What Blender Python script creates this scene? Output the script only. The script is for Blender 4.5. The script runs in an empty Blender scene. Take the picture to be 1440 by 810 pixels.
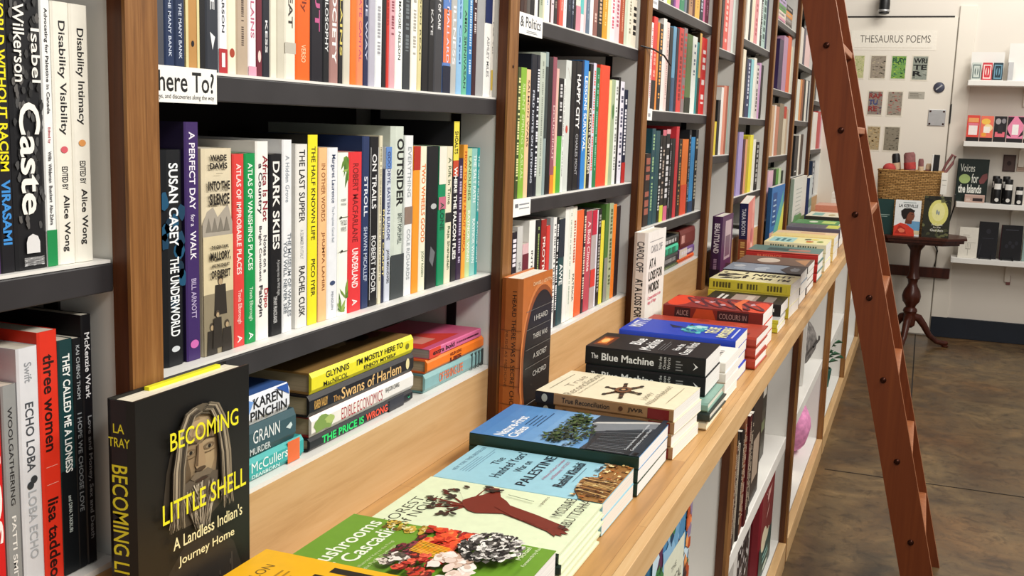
import bpy, math, random
from mathutils import Matrix, Vector
rng = random.Random(7)
S = bpy.context.scene
COL = S.collection
# ------------------------------------------------------------------ camera, light, exposure
CX, CY, F = 720.0, 405.0, 1493.95
RT = Vector((0.93183838, 0.36134181, 0.03330664))
UP = Vector((-0.08643941, 0.13189074, 0.98748826))
FW = Vector((-0.35242795, 0.92305847, -0.15413502))
EYE = Vector((0.70, 0.0, 1.38))
cam_d = bpy.data.cameras.new('camera'); cam = bpy.data.objects.new('camera', cam_d); COL.objects.link(cam)
cam_d.sensor_width = 36.0; cam_d.lens = 36.0 * F / 1440.0; cam_d.clip_start = 0.02
cam.matrix_world = Matrix(((RT.x, UP.x, -FW.x, EYE.x), (RT.y, UP.y, -FW.y, EYE.y), (RT.z, UP.z, -FW.z, EYE.z), (0, 0, 0, 1)))
S.camera = cam
S.view_settings.view_transform = 'Standard'; S.view_settings.look = 'None'
S.view_settings.gamma = 1.0; S.view_settings.use_curve_mapping = False
S.view_settings.exposure = 0.0
w = bpy.data.worlds.new('world'); S.world = w; w.use_nodes = True
w.node_tree.nodes['Background'].inputs[0].default_value = (1.0, 0.975, 0.94, 1)
w.node_tree.nodes['Background'].inputs[1].default_value = 0.40
def area(name, loc, rot, sx, sy, e, col=(1, 0.955, 0.89)):
    l = bpy.data.lights.new(name, 'AREA'); l.shape = 'RECTANGLE'; l.size = sx; l.size_y = sy; l.energy = e; l.color = col
    o = bpy.data.objects.new(name, l); COL.objects.link(o); o.location = loc; o.rotation_euler = rot; return o
area('ceiling_lamp', (2.0, 0.6, 3.0), (0, math.radians(34), 0), 0.5, 1.6, 66)
area('ceiling_lamp', (2.0, 2.9, 3.0), (0, math.radians(34), 0), 0.5, 1.6, 66)
area('ceiling_lamp', (2.0, 5.2, 3.0), (0, math.radians(30), 0), 0.5, 1.6, 44)
area('wall_washer_lamp', (1.35, 6.75, 3.05), (math.radians(52), 0, math.radians(8)), 1.6, 0.3, 26, (1, .96, .9))

# ------------------------------------------------------------------ measuring: where a sight line meets a real plane
def yat(u, X, Z):
    dx, dz = X - EYE.x, Z - EYE.z; a = u - CX
    return (F * (RT.x * dx + RT.z * dz) - a * (FW.x * dx + FW.z * dz)) / (a * FW.y - F * RT.y)
def zat(v, X, Y):
    dx, dy = X - EYE.x, Y - EYE.y; a = CY - v
    return EYE.z + (F * (UP.x * dx + UP.y * dy) - a * (FW.x * dx + FW.y * dy)) / (a * FW.z - F * UP.z)

# ------------------------------------------------------------------ colours, materials
def lin(c):
    if isinstance(c, str):
        c = c.lstrip('#'); c = tuple(int(c[i:i+2], 16) / 255 for i in (0, 2, 4))
    return tuple(x / 12.92 if x <= 0.04045 else ((x + 0.055) / 1.055) ** 2.4 for x in c)
def cname(hexc):
    import colorsys
    c = hexc.lstrip('#'); r, g, b = (int(c[i:i+2], 16) / 255 for i in (0, 2, 4))
    h, s, v = colorsys.rgb_to_hsv(r, g, b); h *= 360
    if v < 0.2: return 'black'
    if s < 0.13: return 'white' if v > 0.82 else ('pale grey' if v > 0.62 else ('grey' if v > 0.38 else 'charcoal'))
    if v < 0.36:
        return 'dark brown' if h < 45 else 'dark green' if h < 165 else 'dark teal' if h < 200 else 'navy' if h < 260 else 'dark purple' if h < 330 else 'maroon'
    if s < 0.30 and v > 0.7:
        return 'pale pink' if h < 25 or h > 320 else 'cream' if h < 70 else 'pale green' if h < 170 else 'pale blue' if h < 250 else 'lilac'
    if h < 14 or h > 345: return 'red' if v > 0.6 and s > .55 else ('pink' if v > .75 else 'dark red')
    if h < 40: return 'orange' if v > 0.8 and s > .5 else ('tan' if v > 0.6 else 'brown')
    if h < 70: return 'yellow' if v > 0.75 else 'olive'
    if h < 160: return 'green'
    if h < 192: return 'teal'
    if h < 250: return 'blue'
    if h < 300: return 'purple'
    return 'pink'
def newmat(name, rough=0.5, spec=0.5):
    m = bpy.data.materials.new(name); m.use_nodes = True
    b = m.node_tree.nodes['Principled BSDF']; b.inputs['Roughness'].default_value = rough
    b.inputs['Specular IOR Level'].default_value = spec
    return m, m.node_tree.nodes, m.node_tree.links, b
def nn(n, t, **k):
    x = n.new(t)
    for a, v in k.items(): setattr(x, a, v)
    return x
def ramp(n, stops):
    r = n.new('ShaderNodeValToRGB'); e = r.color_ramp.elements
    while len(e) < len(stops): e.new(0.5)
    for el, (p, c) in zip(e, stops): el.position = p; el.color = (*lin(c), 1)
    return r
def plain(name, col, rough=0.5, var=0.06, scale=8.0, metal=0.0, spec=0.4, bump=0.0, bscale=60):
    m, n, l, b = newmat(name, rough, spec)
    tc = nn(n, 'ShaderNodeTexCoord'); no = nn(n, 'ShaderNodeTexNoise'); no.inputs['Scale'].default_value = scale; no.inputs['Detail'].default_value = 5
    l.new(tc.outputs['Object'], no.inputs['Vector'])
    c = lin(col); r = n.new('ShaderNodeValToRGB'); e = r.color_ramp.elements
    e[0].position = 0.3; e[0].color = (*[x * (1 - var) for x in c], 1); e[1].position = 0.7; e[1].color = (*[min(1, x * (1 + var)) for x in c], 1)
    l.new(no.outputs['Fac'], r.inputs['Fac']); l.new(r.outputs['Color'], b.inputs['Base Color'])
    b.inputs['Metallic'].default_value = metal
    if bump:
        n2 = nn(n, 'ShaderNodeTexNoise'); n2.inputs['Scale'].default_value = bscale; l.new(tc.outputs['Object'], n2.inputs['Vector'])
        bp = nn(n, 'ShaderNodeBump'); bp.inputs['Strength'].default_value = bump; bp.inputs['Distance'].default_value = 0.002
        l.new(n2.outputs['Fac'], bp.inputs['Height']); l.new(bp.outputs['Normal'], b.inputs['Normal'])
    return m
def wood(name, stops, axis='Z', fine=90.0, along=3.0, rough=0.4, spec=0.35):
    m, n, l, b = newmat(name, rough, spec)
    tc = nn(n, 'ShaderNodeTexCoord'); mp = nn(n, 'ShaderNodeMapping')
    sc = {'X': (along, fine, fine), 'Y': (fine, along, fine), 'Z': (fine, fine, along)}[axis]
    mp.inputs['Scale'].default_value = sc
    l.new(tc.outputs['Object'], mp.inputs['Vector'])
    no = nn(n, 'ShaderNodeTexNoise'); no.inputs['Scale'].default_value = 1.0; no.inputs['Detail'].default_value = 6; no.inputs['Roughness'].default_value = 0.65; no.inputs['Distortion'].default_value = 0.6
    l.new(mp.outputs['Vector'], no.inputs['Vector'])
    r = ramp(n, stops); l.new(no.outputs['Fac'], r.inputs['Fac']); l.new(r.outputs['Color'], b.inputs['Base Color'])
    bp = nn(n, 'ShaderNodeBump'); bp.inputs['Strength'].default_value = 0.15; bp.inputs['Distance'].default_value = 0.001
    l.new(no.outputs['Fac'], bp.inputs['Height']); l.new(bp.outputs['Normal'], b.inputs['Normal'])
    return m
def coverm(name, rough):
    m, n, l, b = newmat(name, rough, 0.35)
    at = nn(n, 'ShaderNodeAttribute', attribute_name='Col')
    tc = nn(n, 'ShaderNodeTexCoord'); no = nn(n, 'ShaderNodeTexNoise'); no.inputs['Scale'].default_value = 70; no.inputs['Detail'].default_value = 4
    l.new(tc.outputs['Object'], no.inputs['Vector'])
    mr = nn(n, 'ShaderNodeMapRange'); mr.inputs[3].default_value = 0.9; mr.inputs[4].default_value = 1.08
    l.new(no.outputs['Fac'], mr.inputs[0])
    mx = nn(n, 'ShaderNodeVectorMath', operation='SCALE'); l.new(at.outputs['Color'], mx.inputs[0]); l.new(mr.outputs[0], mx.inputs['Scale'])
    l.new(mx.outputs[0], b.inputs['Base Color'])
    return m
M = {}
M['cover'] = coverm('printed_cover', 0.42)
M['print'] = coverm('printed_paper', 0.7)
def pagesm():
    m, n, l, b = newmat('page_edges', 0.85, 0.2)
    tc = nn(n, 'ShaderNodeTexCoord'); mp = nn(n, 'ShaderNodeMapping'); mp.inputs['Scale'].default_value = (3, 1500, 3)
    l.new(tc.outputs['Object'], mp.inputs['Vector'])
    no = nn(n, 'ShaderNodeTexNoise'); no.inputs['Scale'].default_value = 1.0; no.inputs['Detail'].default_value = 2
    l.new(mp.outputs['Vector'], no.inputs['Vector'])
    at = nn(n, 'ShaderNodeAttribute', attribute_name='Col')
    mr = nn(n, 'ShaderNodeMapRange'); mr.inputs[1].default_value = .3; mr.inputs[2].default_value = .7; mr.inputs[3].default_value = 0.78; mr.inputs[4].default_value = 1.04
    l.new(no.outputs['Fac'], mr.inputs[0])
    mx = nn(n, 'ShaderNodeVectorMath', operation='SCALE'); l.new(at.outputs['Color'], mx.inputs[0]); l.new(mr.outputs[0], mx.inputs['Scale'])
    l.new(mx.outputs[0], b.inputs['Base Color'])
    return m
M['pages'] = pagesm()
M['oak'] = wood('oak_face', [(0.25, '#5c3816'), (0.5, '#85582b'), (0.75, '#a27644')], 'Z', 130, 5, 0.45)
M['oakend'] = wood('stained_or_shaded_oak_side', [(0.25, '#3e1e0e'), (0.6, '#5c3218'), (0.85, '#6e4222')], 'Z', 90, 3, 0.45)
M['ply'] = wood('birch_board', [(0.2, '#b58d5c'), (0.5, '#cba574'), (0.8, '#d5b486')], 'Y', 40, 2.5, 0.5)
M['ladder'] = wood('red_mahogany', [(0.2, '#54250f'), (0.5, '#6a3216'), (0.8, '#7a3e1c')], 'Z', 40, 1.2, 0.38)
M['ladder_highlight_rung'] = wood('mahogany_highlight_rung', [(0.2, '#7e4526'), (0.6, '#9c5f3a'), (0.9, '#b47850')], 'Z', 60, 2, 0.4)  # lighter wood: painted edge highlight on the rails, also the rung colour
M['mahog'] = wood('dark_mahogany', [(0.2, '#2a110a'), (0.6, '#4a2013'), (0.9, '#5f2c1b')], 'Z', 30, 3, 0.3)
M['white'] = plain('white_laminate', '#e4e2dc', 0.45, 0.02)
M['wallp'] = plain('wall_paint', '#ded7cc', 0.8, 0.015, 3, bump=.05)
M['doorp'] = plain('door_paint', '#e2dbce', 0.6, 0.012, 3)
M['black'] = plain('black_steel', '#2e2c2e', 0.45, 0.18, 12)
M['dark'] = plain('dark_board', '#1d1613', 0.7, 0.12, 10)
M['metal'] = plain('brushed_metal', '#b8b8b8', 0.35, 0.05, 30, metal=.7)
M['bolt'] = plain('dark_bolt', '#3a1c12', 0.3, 0.1, 30, metal=.8)
M['bolt2'] = plain('gunmetal', '#4a4c5a', 0.35, 0.1, 30, metal=.6)
M['rubber'] = plain('black_plastic', '#141416', 0.45, 0.1, 20)
M['base'] = plain('dark_baseboard', '#0f1824', 0.5, 0.1, 10)
M['pink'] = plain('pink_fabric', '#d98cb6', 0.9, 0.25, 40, bump=.6, bscale=80)
M['greyfab'] = plain('grey_patterned_fabric', '#6f6a66', 0.85, 0.6, 45, bump=.5, bscale=60)
M['green'] = plain('green_leaf', '#2c5a3c', 0.6, 0.4, 50)
M['redfab'] = plain('red_fabric', '#b5423e', 0.9, 0.2, 40, bump=.4)
M['mauve'] = plain('mauve_fabric', '#8a5a58', 0.9, 0.25, 40, bump=.5)
M['skin'] = plain('beige_fabric', '#d8bb98', 0.9, 0.15, 40, bump=.4)
def basketm():
    m, n, l, b = newmat('woven_straw', 0.75, 0.2)
    tc = nn(n, 'ShaderNodeTexCoord'); sp = nn(n, 'ShaderNodeSeparateXYZ'); cb = nn(n, 'ShaderNodeCombineXYZ')
    l.new(tc.outputs['Object'], sp.inputs[0])
    ad = nn(n, 'ShaderNodeMath', operation='ADD'); l.new(sp.outputs[0], ad.inputs[0]); l.new(sp.outputs[1], ad.inputs[1])
    l.new(ad.outputs[0], cb.inputs[0]); l.new(sp.outputs[2], cb.inputs[1])
    br = nn(n, 'ShaderNodeTexBrick'); br.inputs['Scale'].default_value = 1.0
    br.inputs['Brick Width'].default_value = 0.03; br.inputs['Row Height'].default_value = 0.011; br.inputs['Mortar Size'].default_value = 0.0016; br.inputs['Mortar Smooth'].default_value = 0.6
    br.inputs['Color1'].default_value = (*lin('#c0955c'), 1); br.inputs['Color2'].default_value = (*lin('#98703e'), 1); br.inputs['Mortar'].default_value = (*lin('#4a3014'), 1)
    l.new(cb.outputs[0], br.inputs['Vector']); l.new(br.outputs['Color'], b.inputs['Base Color'])
    bp = nn(n, 'ShaderNodeBump'); bp.invert = True; bp.inputs['Distance'].default_value = 0.004; l.new(br.outputs['Fac'], bp.inputs['Height']); l.new(bp.outputs['Normal'], b.inputs['Normal'])
    return m
M['basket'] = basketm()
def counterm():
    m, n, l, b = newmat('butcher_block', 0.42, 0.35)
    tc = nn(n, 'ShaderNodeTexCoord'); sp = nn(n, 'ShaderNodeSeparateXYZ'); cb = nn(n, 'ShaderNodeCombineXYZ')
    l.new(tc.outputs['Object'], sp.inputs[0]); l.new(sp.outputs[1], cb.inputs[0]); l.new(sp.outputs[0], cb.inputs[1])
    br = nn(n, 'ShaderNodeTexBrick'); br.inputs['Scale'].default_value = 1.0; br.offset = 0.37
    br.inputs['Brick Width'].default_value = 0.85; br.inputs['Row Height'].default_value = 0.0463; br.inputs['Mortar Size'].default_value = 0.0004
    br.inputs['Color1'].default_value = (*lin('#c09660'), 1); br.inputs['Color2'].default_value = (*lin('#b08350'), 1); br.inputs['Mortar'].default_value = (*lin('#93683a'), 1)
    l.new(cb.outputs[0], br.inputs['Vector'])
    mp = nn(n, 'ShaderNodeMapping'); mp.inputs['Scale'].default_value = (60, 4, 60); l.new(tc.outputs['Object'], mp.inputs['Vector'])
    no = nn(n, 'ShaderNodeTexNoise'); no.inputs['Scale'].default_value = 1; no.inputs['Detail'].default_value = 6; no.inputs['Distortion'].default_value = 1.0
    l.new(mp.outputs['Vector'], no.inputs['Vector'])
    mr = nn(n, 'ShaderNodeMapRange'); mr.inputs[1].default_value = .25; mr.inputs[2].default_value = .75; mr.inputs[3].default_value = 0.8; mr.inputs[4].default_value = 1.18; l.new(no.outputs['Fac'], mr.inputs[0])
    mx = nn(n, 'ShaderNodeVectorMath', operation='SCALE'); l.new(br.outputs['Color'], mx.inputs[0]); l.new(mr.outputs[0], mx.inputs['Scale']); l.new(mx.outputs[0], b.inputs['Base Color'])
    return m
M['counter'] = counterm()
def floorm():
    m, n, l, b = newmat('polished_concrete', 0.3, 0.5)
    tc = nn(n, 'ShaderNodeTexCoord')
    def noise(sc, de, ro, di):
        a = nn(n, 'ShaderNodeTexNoise'); a.inputs['Scale'].default_value = sc; a.inputs['Detail'].default_value = de; a.inputs['Roughness'].default_value = ro; a.inputs['Distortion'].default_value = di
        l.new(tc.outputs['Object'], a.inputs['Vector']); return a
    def mul(p, q):
        mx = nn(n, 'ShaderNodeMix', data_type='RGBA', blend_type='MULTIPLY'); mx.inputs[0].default_value = 1; l.new(p, mx.inputs[6]); l.new(q, mx.inputs[7]); return mx.outputs[2]
    a = noise(3.2, 12, .72, .8); r = ramp(n, [(0.30, '#43362a'), (0.45, '#5e4c33'), (0.56, '#735e3f'), (0.72, '#987d57')]); l.new(a.outputs['Fac'], r.inputs['Fac'])
    c = noise(1.1, 6, .6, .4); r2 = ramp(n, [(0.42, '#f4f2ea'), (0.62, '#d9b893')]); l.new(c.outputs['Fac'], r2.inputs['Fac'])
    d = noise(14, 8, .7, 1.2); r3 = ramp(n, [(0.36, '#b8b0a2'), (0.5, '#ffffff')]); l.new(d.outputs['Fac'], r3.inputs['Fac'])
    l.new(mul(mul(r.outputs['Color'], r2.outputs['Color']), r3.outputs['Color']), b.inputs['Base Color'])
    q = nn(n, 'ShaderNodeMapRange'); q.inputs[3].default_value = .2; q.inputs[4].default_value = .5; l.new(a.outputs['Fac'], q.inputs[0]); l.new(q.outputs[0], b.inputs['Roughness'])
    return m
M['floor'] = floorm()

# ------------------------------------------------------------------ mesh builder
class MB:
    def __init__(s): s.v = []; s.f = []; s.c = []; s.m = []
    def poly(s, pts, col='#ffffff', mat=0):
        i = len(s.v); s.v += [tuple(p) for p in pts]; s.f.append(tuple(range(i, i + len(pts)))); s.c.append(lin(col)); s.m.append(mat)
    def box(s, x0, y0, z0, x1, y1, z1, col='#ffffff', mat=0, cols=None):
        k = cols or {}
        p = [(x0, y0, z0), (x1, y0, z0), (x1, y1, z0), (x0, y1, z0), (x0, y0, z1), (x1, y0, z1), (x1, y1, z1), (x0, y1, z1)]
        i = len(s.v); s.v += p
        for nm, q in (('-z', (3, 2, 1, 0)), ('+z', (4, 5, 6, 7)), ('-y', (0, 1, 5, 4)), ('+x', (1, 2, 6, 5)), ('+y', (2, 3, 7, 6)), ('-x', (3, 0, 4, 7))):
            s.f.append(tuple(i + a for a in q)); s.c.append(lin(k.get(nm, col))); s.m.append(mat)
    def prism(s, pts, a, b, col='#ffffff', mat=0):
        # pts are xy, extruded from z=a to z=b
        n = len(pts)
        s.poly([(x, y, b) for x, y in pts], col, mat); s.poly([(x, y, a) for x, y in reversed(pts)], col, mat)
        for i in range(n):
            (x0, y0), (x1, y1) = pts[i], pts[(i + 1) % n]
            s.poly([(x0, y0, a), (x1, y1, a), (x1, y1, b), (x0, y0, b)], col, mat)
    def lathe(s, prof, n=24, col='#ffffff', mat=0, c=(0, 0)):
        i0 = len(s.v)
        for r, z in prof:
            for k in range(n):
                t = 2 * math.pi * k / n; s.v.append((c[0] + r * math.cos(t), c[1] + r * math.sin(t), z))
        for j in range(len(prof) - 1):
            for k in range(n):
                a = i0 + j * n + k; b = i0 + j * n + (k + 1) % n
                s.f.append((a, b, b + n, a + n)); s.c.append(lin(col)); s.m.append(mat)
        s.f.append(tuple(i0 + k for k in reversed(range(n)))); s.c.append(lin(col)); s.m.append(mat)
        e = i0 + (len(prof) - 1) * n; s.f.append(tuple(e + k for k in range(n))); s.c.append(lin(col)); s.m.append(mat)
    def tube(s, pts, radii, n=10, col='#ffffff', mat=0):
        i0 = len(s.v); P = [Vector(p) for p in pts]
        for j, p in enumerate(P):
            d = (P[min(j + 1, len(P) - 1)] - P[max(j - 1, 0)]).normalized()
            a = d.cross(Vector((0, 0, 1)))
            if a.length < 1e-3: a = Vector((1, 0, 0))
            a.normalize(); b = d.cross(a)
            r = radii[j] if isinstance(radii, (list, tuple)) else radii
            for k in range(n):
                t = 2 * math.pi * k / n; s.v.append(tuple(p + a * (r * math.cos(t)) + b * (r * math.sin(t))))
        for j in range(len(P) - 1):
            for k in range(n):
                a = i0 + j * n + k; b = i0 + j * n + (k + 1) % n
                s.f.append((a, a + n, b + n, b)); s.c.append(lin(col)); s.m.append(mat)
        s.f.append(tuple(i0 + k for k in range(n))); s.c.append(lin(col)); s.m.append(mat)
        e = i0 + (len(P) - 1) * n; s.f.append(tuple(e + k for k in reversed(range(n)))); s.c.append(lin(col)); s.m.append(mat)
    def build(s, name, mats, parent=None, bevel=0.0, smooth=False, loc=None):
        me = bpy.data.meshes.new(name); me.from_pydata(s.v, [], s.f); me.update()
        at = me.color_attributes.new('Col', 'FLOAT_COLOR', 'CORNER')
        buf = []
        for f, c in zip(s.f, s.c): buf += [c[0], c[1], c[2], 1.0] * len(f)
        at.data.foreach_set('color', buf)
        me.polygons.foreach_set('material_index', s.m)
        if smooth: me.polygons.foreach_set('use_smooth', [True] * len(s.f))
        for m in (mats if isinstance(mats, (list, tuple)) else [mats]): me.materials.append(m)
        o = bpy.data.objects.new(name, me); COL.objects.link(o)
        if parent: o.parent = parent
        if loc: o.location = loc
        if bevel:
            b = o.modifiers.new('bevel', 'BEVEL'); b.width = bevel; b.segments = 2; b.limit_method = 'ANGLE'
        if smooth:
            try: me.set_sharp_from_angle(angle=math.radians(40))
            except Exception: pass
        return o
def tag(o, label, cat, group=None):
    o['label'] = label; o['category'] = cat
    if group: o['group'] = group
    return o
def thing(name, label, cat, loc=(0, 0, 0), group=None):
    o = bpy.data.objects.new(name, None); COL.objects.link(o); o.location = loc; o.empty_display_size = .05
    return tag(o, label, cat, group)
def struct(o): o['kind'] = 'structure'; return o
ONES = ['', 'first', 'second', 'third', 'fourth', 'fifth', 'sixth', 'seventh', 'eighth', 'ninth', 'tenth', 'eleventh', 'twelfth', 'thirteenth', 'fourteenth', 'fifteenth', 'sixteenth', 'seventeenth', 'eighteenth', 'nineteenth']
def ordinal(n):
    if n < 20: return ONES[n]
    t = {2: 'twent', 3: 'thirt', 4: 'fort'}[n // 10]
    return t + 'ieth' if n % 10 == 0 else t + 'y-' + ONES[n % 10]

# ------------------------------------------------------------------ lettering (built-in font turned into flat mesh)
_tc = {}
def glyphs(s, bold):
    k = (s, bold)
    if k not in _tc:
        cu = bpy.data.curves.new('lettering', 'FONT'); cu.body = s; cu.resolution_u = 3; cu.offset = bold; cu.fill_mode = 'FRONT' if hasattr(cu, 'fill_mode') else cu.fill_mode
        cu.dimensions = '2D'
        o = bpy.data.objects.new('lettering', cu); COL.objects.link(o)
        dg = bpy.context.evaluated_depsgraph_get(); me = o.evaluated_get(dg).to_mesh()
        vs = [(v.co.x, v.co.y) for v in me.vertices]; fs = [tuple(p.vertices) for p in me.polygons]
        o.evaluated_get(dg).to_mesh_clear(); bpy.data.objects.remove(o); bpy.data.curves.remove(cu)
        if vs:
            xs = [v[0] for v in vs]; ys = [v[1] for v in vs]; bb = (min(xs), min(ys), max(xs), max(ys))
        else: bb = (0, 0, 1, 1)
        _tc[k] = (vs, fs, bb)
    return _tc[k]
def clip(pts, W, H):
    for ax, lim, sg in ((0, 0, 1), (0, W, -1), (1, 0, 1), (1, H, -1)):
        out = []
        for i in range(len(pts)):
            a, b = pts[i - 1], pts[i]
            ia, ib = (a[ax] - lim) * sg >= 0, (b[ax] - lim) * sg >= 0
            if ia != ib:
                t = (lim - a[ax]) / (b[ax] - a[ax]); out.append((a[0] + t * (b[0] - a[0]), a[1] + t * (b[1] - a[1])))
            if ib: out.append(b)
        pts = out
        if len(pts) < 3: return []
    return pts
class Canvas:
    """flat printed area: x to the right along U, y up along V, in fractions of W and H"""
    def __init__(s, mb, O, U, V, W, H, mat=0, eps=0.00012):
        s.mb = mb; s.O = Vector(O); s.U = Vector(U); s.V = Vector(V); s.N = s.U.cross(s.V); s.W = W; s.H = H; s.mat = mat; s.k = 1; s.eps = eps; s.warp = None
    def p3(s, x, y): return s.O + s.U * x + s.V * y + s.N * (s.eps * s.k)
    def poly(s, pts, col, raw=False):
        if s.warp: pts = [s.warp(x / s.W, y / s.H) if raw else s.warp(x, y) for x, y in pts]; raw = False
        q = [(x, y) if raw else (x * s.W, y * s.H) for x, y in pts]; q = clip(q, s.W, s.H)
        if len(q) >= 3: s.mb.poly([s.p3(*a) for a in q], col, s.mat); s.k += 1
    def rect(s, x0, y0, x1, y1, col): s.poly([(x0, y0), (x1, y0), (x1, y1), (x0, y1)], col)
    def ell(s, cx, cy, rx, ry, col, n=20, rot=0.0):
        # rx, ry as fraction of W and H
        c, d = math.cos(rot), math.sin(rot); P = []
        for i in range(n):
            t = 2 * math.pi * i / n; a, b = rx * s.W * math.cos(t), ry * s.H * math.sin(t)
            P.append((cx * s.W + a * c - b * d, cy * s.H + a * d + b * c))
        s.poly(P, col, True)
    def blob(s, cx, cy, rx, ry, col, n=14, jit=.25, r=rng):
        s.poly([(cx + rx * (1 + r.uniform(-jit, jit)) * math.cos(2 * math.pi * i / n), cy + ry * (1 + r.uniform(-jit, jit)) * math.sin(2 * math.pi * i / n)) for i in range(n)], col)
    def text(s, t, x0, y0, x1, y1, col, bold=0.0, fit=True, shear=0.0):
        vs, fs, bb = glyphs(t, bold)
        w, h = max(bb[2] - bb[0], 1e-6), max(bb[3] - bb[1], 1e-6)
        X0, Y0, X1, Y1 = x0 * s.W, y0 * s.H, x1 * s.W, y1 * s.H
        sx, sy = (X1 - X0) / w, (Y1 - Y0) / h
        if not fit: sx = min(sx, sy * 1.15)
        i = len(s.mb.v)
        for x, y in vs:
            yy = (y - bb[1]) * sy; s.mb.v.append(tuple(s.p3(X0 + (x - bb[0]) * sx + shear * yy, Y0 + yy)))
        c = lin(col)
        for f in fs: s.mb.f.append(tuple(i + a for a in f)); s.mb.c.append(c); s.mb.m.append(s.mat)
        s.k += 1
    def lines(s, x0, y0, x1, y1, n, col, frac=.5):
        hh = (y1 - y0) / n
        for i in range(n): s.rect(x0, y0 + i * hh, x0 + (x1 - x0) * rng.uniform(.6, 1), y0 + i * hh + hh * frac, col); s.k -= 1
        s.k += 1
    def dashes(s, x0, x1, col, hy=.5, r=rng):
        x = x0; y0, y1 = .5 - hy / 2, .5 + hy / 2; st = .55 * hy * s.H / s.W
        while x < x1:
            if r.random() < .84: s.rect(x, y0, min(x1, x + st * r.uniform(.5, .85)), y1, col); s.k -= 1
            x += st
        s.k += 1

# ------------------------------------------------------------------ the book
OR = {'up': ((1, 0, 0), (0, 1, 0), (0, 0, 1)), 'flat': ((0, -1, 0), (0, 0, 1), (-1, 0, 0)),
      'lie': ((1, 0, 0), (0, 0, 1), (0, -1, 0)), 'face': ((0, -1, 0), (1, 0, 0), (0, 0, 1)),
      'front': ((-1, 0, 0), (0, -1, 0), (0, 0, 1))}
PAGE = '#f3f0e9'
FARB = MB(); FAR = [False]
def book(label, loc, orient, h, d, t, col, hc=False, spine=None, cover=None, spinecol=None, top=None, pages=PAGE, group=None, rot=None, mat='cover', name='book'):
    a, b, c = OR[orient]
    m = Matrix(((a[0], b[0], c[0]), (a[1], b[1], c[1]), (a[2], b[2], c[2]))).to_4x4()
    if rot: m = rot @ m
    m = Matrix.Translation(loc) @ m
    root = None
    if not FAR[0]:
        root = bpy.data.objects.new(name, None); COL.objects.link(root); root.empty_display_size = .03
        root.matrix_world = m; tag(root, label, 'book', group)
    ct = min(.0026 if hc else .0008, t * .2); o = .003 if hc else .0005; sc = spinecol or col
    r = min(.004 if hc else .0012, d * .1); q = .22 if hc else .1
    mb = MB()
    mb.box(-d, 0, 0, -r, ct, h, col); mb.box(-d, t - ct, 0, -r, t, h, top or col)
    mb.prism([(-r, 0), (0, t * q), (0, t * (1 - q)), (-r, t)], 0, h, sc)
    if spine: spine(Canvas(mb, (0, 0, h), (0, 0, -1), (0, 1, 0), h, t))
    if cover: cover(Canvas(mb, (0, t, 0), (-1, 0, 0), (0, 0, 1), d, h))
    if root: mb.build('cover', M[mat], root)
    pb = MB(); pb.box(-d + o, ct + .0001, o, -r - .0002, t - ct - .0001, h - o, pages)
    if root: pb.build('page_block', M['pages'], root)
    else:
        for q_, mi in ((mb, 0), (pb, 1)):
            o_ = len(FARB.v); FARB.v += [tuple(m @ Vector(v)) for v in q_.v]; FARB.f += [tuple(o_ + a for a in f) for f in q_.f]; FARB.c += q_.c; FARB.m += [mi] * len(q_.f)
    return root
def spine_fn(o):
    def fn(c):
        for a, b, k in o.get('bands', ()): c.rect(a, 0, b, 1, k)
        for x in o.get('t', ()):
            s, a, b, k = x[:4]; hh = x[4] if len(x) > 4 else .5; yc = x[5] if len(x) > 5 else .5; bold = x[6] if len(x) > 6 else .015
            c.text(s, a, yc - hh / 2, b, yc + hh / 2, k, bold)
        if 'dash' in o:
            for (a, b, k) in o['dash']: c.dashes(a, b, k, o.get('dh', .42))
        if 'art' in o: o['art'](c)
    return fn
def row(z, xs, ox, sc, items, phrase, group, y1max=None, y0min=None):
    FAR[0] = yat(ox + items[0][1] / sc, xs, z) > 3.62
    """one shelf of upright books; items carry the spine's two edges as measured at its foot"""
    n = 0; last = max([y + PW / 2 + .0235 for y in PY if y + .02 < yat(ox + items[len(items) // 2][1] / sc, xs, z) ] + [-9])
    y1max = min([y1max or 9] + [y + PW / 2 - .0235 for y in PY if y > last] + [7.86])
    for it in items:
        x0, x1, vt, col = it[:4]; o = it[4] if len(it) > 4 else {}
        ya, yb = yat(ox + x0 / sc, xs, z), yat(ox + x1 / sc, xs, z)
        ya = max(ya, last + .0003)
        if y1max: yb = min(yb, y1max)
        if yb - ya < .004: yb = ya + .004
        if y1max and yb > y1max + .001: continue
        last = yb; n += 1
        xx = xs - o.get('in', 0)
        if vt is None: h = o.get('h') or rng.uniform(.2, .238)
        else: h = zat(vt, xs, (ya + yb) / 2) - z
        h = min(max(h, .1), .29)
        lt = o.get('tc') or (o['t'][0][3] if o.get('t') else (o['dash'][0][2] if 'dash' in o else None))
        nm = o.get('n') or cname(col)
        lab = f"{nm} book" + (f" with {cname(lt)} lettering" if lt else '') + f", {ordinal(n)} from left on {phrase}"
        if len(lab.split()) > 16: lab = f"{nm} book, {ordinal(n)} from left on {phrase}"
        book(lab, (xx, ya, z + .0004), 'up', h, o.get('d', .15), yb - ya, o.get('c', col), o.get('hc', False), spine_fn(o), None, col, None, o.get('pages', '#cfc8b8'), group)
    FAR[0] = False
    return last

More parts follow.
